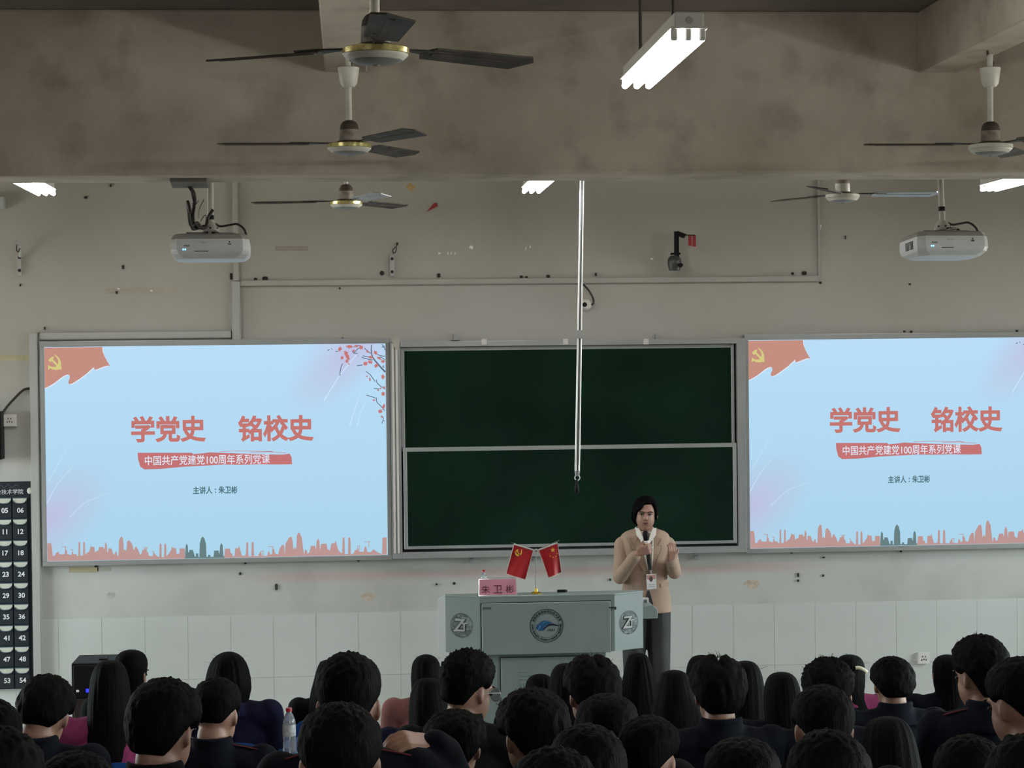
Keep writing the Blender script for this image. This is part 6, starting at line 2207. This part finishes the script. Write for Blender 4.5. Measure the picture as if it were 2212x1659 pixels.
# face details
M_LIP = mat('lip', (.26, .09, .075), .45)
M_EYEW = mat('eye_white', (.55, .50, .46), .3)
for s_ in (-1, 1):
    bm = BM(); ball(bm, HEAD_C + Vector((s_ * .030, .080, .000)), (.0130, .008, .0036), 14, 10); bmesh.ops.transform(bm, matrix=HM, verts=bm.verts); ey = spart('eye', bm, M_EYEW)
    bm = BM(); ball(bm, HEAD_C + Vector((s_ * .030, .0865, .000)), (.0054, .003, .0036), 12, 8); bmesh.ops.transform(bm, matrix=HM, verts=bm.verts); spart('iris', bm, M_EYE, ey)
    bm = BM(); tube(bm, [HM @ (HEAD_C + Vector((s_ * .015, .089, .004))), HM @ (HEAD_C + Vector((s_ * .030, .090, .0062))), HM @ (HEAD_C + Vector((s_ * .046, .082, .004)))], .0022, 6, 4); spart('eyelid', bm, M_EYE, ey)
    bm = BM(); tube(bm, [HM @ (HEAD_C + Vector((s_ * .012, .094, .018))), HM @ (HEAD_C + Vector((s_ * .030, .094, .024))), HM @ (HEAD_C + Vector((s_ * .050, .082, .019)))], .0030, 6, 4); spart('eyebrow', bm, mat('eyebrow', (.03, .02, .016), .7))
bm = BM(); ball(bm, HEAD_C + Vector((0, .088, -.055)), (.021, .007, .0042), 14, 8); ball(bm, HEAD_C + Vector((0, .0875, -.0625)), (.016, .007, .005), 14, 8); bmesh.ops.transform(bm, matrix=HM, verts=bm.verts); lp = spart('lips', bm, M_LIP)
bm = BM(); tube(bm, [HM @ (HEAD_C + Vector((x, .0955 - 6 * x * x, -.0588))) for x in (-.018, -.009, 0, .009, .018)], .0013, 5, 3); spart('mouth_line', bm, M_EYE, lp)
for s_ in (-1, 1):
    bm = BM(); ball(bm, HEAD_C + Vector((s_ * .008, .106, -.036)), (.0035, .003, .0025), 8, 6); bmesh.ops.transform(bm, matrix=HM, verts=bm.verts); spart('nostril', bm, mat('nostril', (.06, .025, .02), .8))
# badge on a lanyard
bm = BM(); flat_on_front(bm, [(1396, 1240), (1417, 1239), (1418.5, 1271), (1397.5, 1273)], .022, .003); bd = spart('id_badge', bm, mat('badge_white', (.68, .68, .68), .3), smooth=False)
bm = BM(); flat_on_front(bm, [(1397.5, 1242), (1415.5, 1241), (1416.5, 1254), (1398.5, 1255)], .0235, .002); spart('badge_header', bm, mat('badge_pink', (.55, .28, .24), .5), bd, False)
bm = BM(); flat_on_front(bm, [(1404, 1245), (1407, 1244), (1409.5, 1246), (1410, 1252), (1408, 1256), (1405, 1256), (1403, 1250)], .0245, .0015); spart('badge_photo', bm, mat('badge_photo_dark', (.10, .06, .055), .5), bd, False)
bm = BM(); flat_on_front(bm, [(1401, 1262), (1414, 1261.5), (1414, 1263), (1401, 1263.5)], .0235, .0015); flat_on_front(bm, [(1401, 1266), (1414, 1265.5), (1414, 1267), (1401, 1267.5)], .0235, .0015); spart('badge_lettering', bm, mat('badge_grey', (.35, .37, .40), .5), bd, False)
bm = BM(); line_on_front(bm, [(1382, 1158), (1391, 1190), (1402, 1225), (1406, 1240)], .004, .006); line_on_front(bm, [(1411, 1158), (1410, 1190), (1408, 1222), (1407, 1240)], .004, .006); spart('lanyard', bm, M_BLOUSE, bd)

# microphone held before the chest
mic = thing('microphone', Vector((SPX, SPY, 0)) + mic_b, 'black handheld microphone with an orange band in the speaker\'s hand', 'microphone')
ax = (mic_a - mic_b)
L_ = ax.length
q = Vector((0, 0, 1)).rotation_difference(ax.normalized()).to_matrix()


def micpart(name, prof, m):
    bm = BM(); lathe(bm, prof, 24); bmesh.ops.rotate(bm, verts=bm.verts, cent=(0, 0, 0), matrix=q)
    return obj(name, bm, m, mic, smooth=True)


micpart('handle', [(0, -.012), (.012, -.012), (.0135, 0), (.0155, L_ * .55), (.0175, L_ * .64), (0, L_ * .64)], mat('mic_gunmetal', (.045, .045, .048), .3, .5))
micpart('orange_band', [(0, L_ * .635), (.0215, L_ * .635), (.0225, L_ * .66), (.0215, L_ * .70), (0, L_ * .70)], mat('orange_band', (.80, .30, .05), .45))
micpart('clear_sleeve', [(0, L_ * .70), (.021, L_ * .70), (.022, L_ * .76), (.019, L_ * .78), (0, L_ * .78)], mat('milky_sleeve', (.62, .60, .56), .4))
micpart('foam_head', [(0, L_ * .775), (.016, L_ * .775), (.0195, L_ * .83), (.021, L_ * .93), (.018, L_ * 1.0), (.009, L_ * 1.04), (0, L_ * 1.05)], M_BLACK)

bpy.data.scenes.remove(TMP)
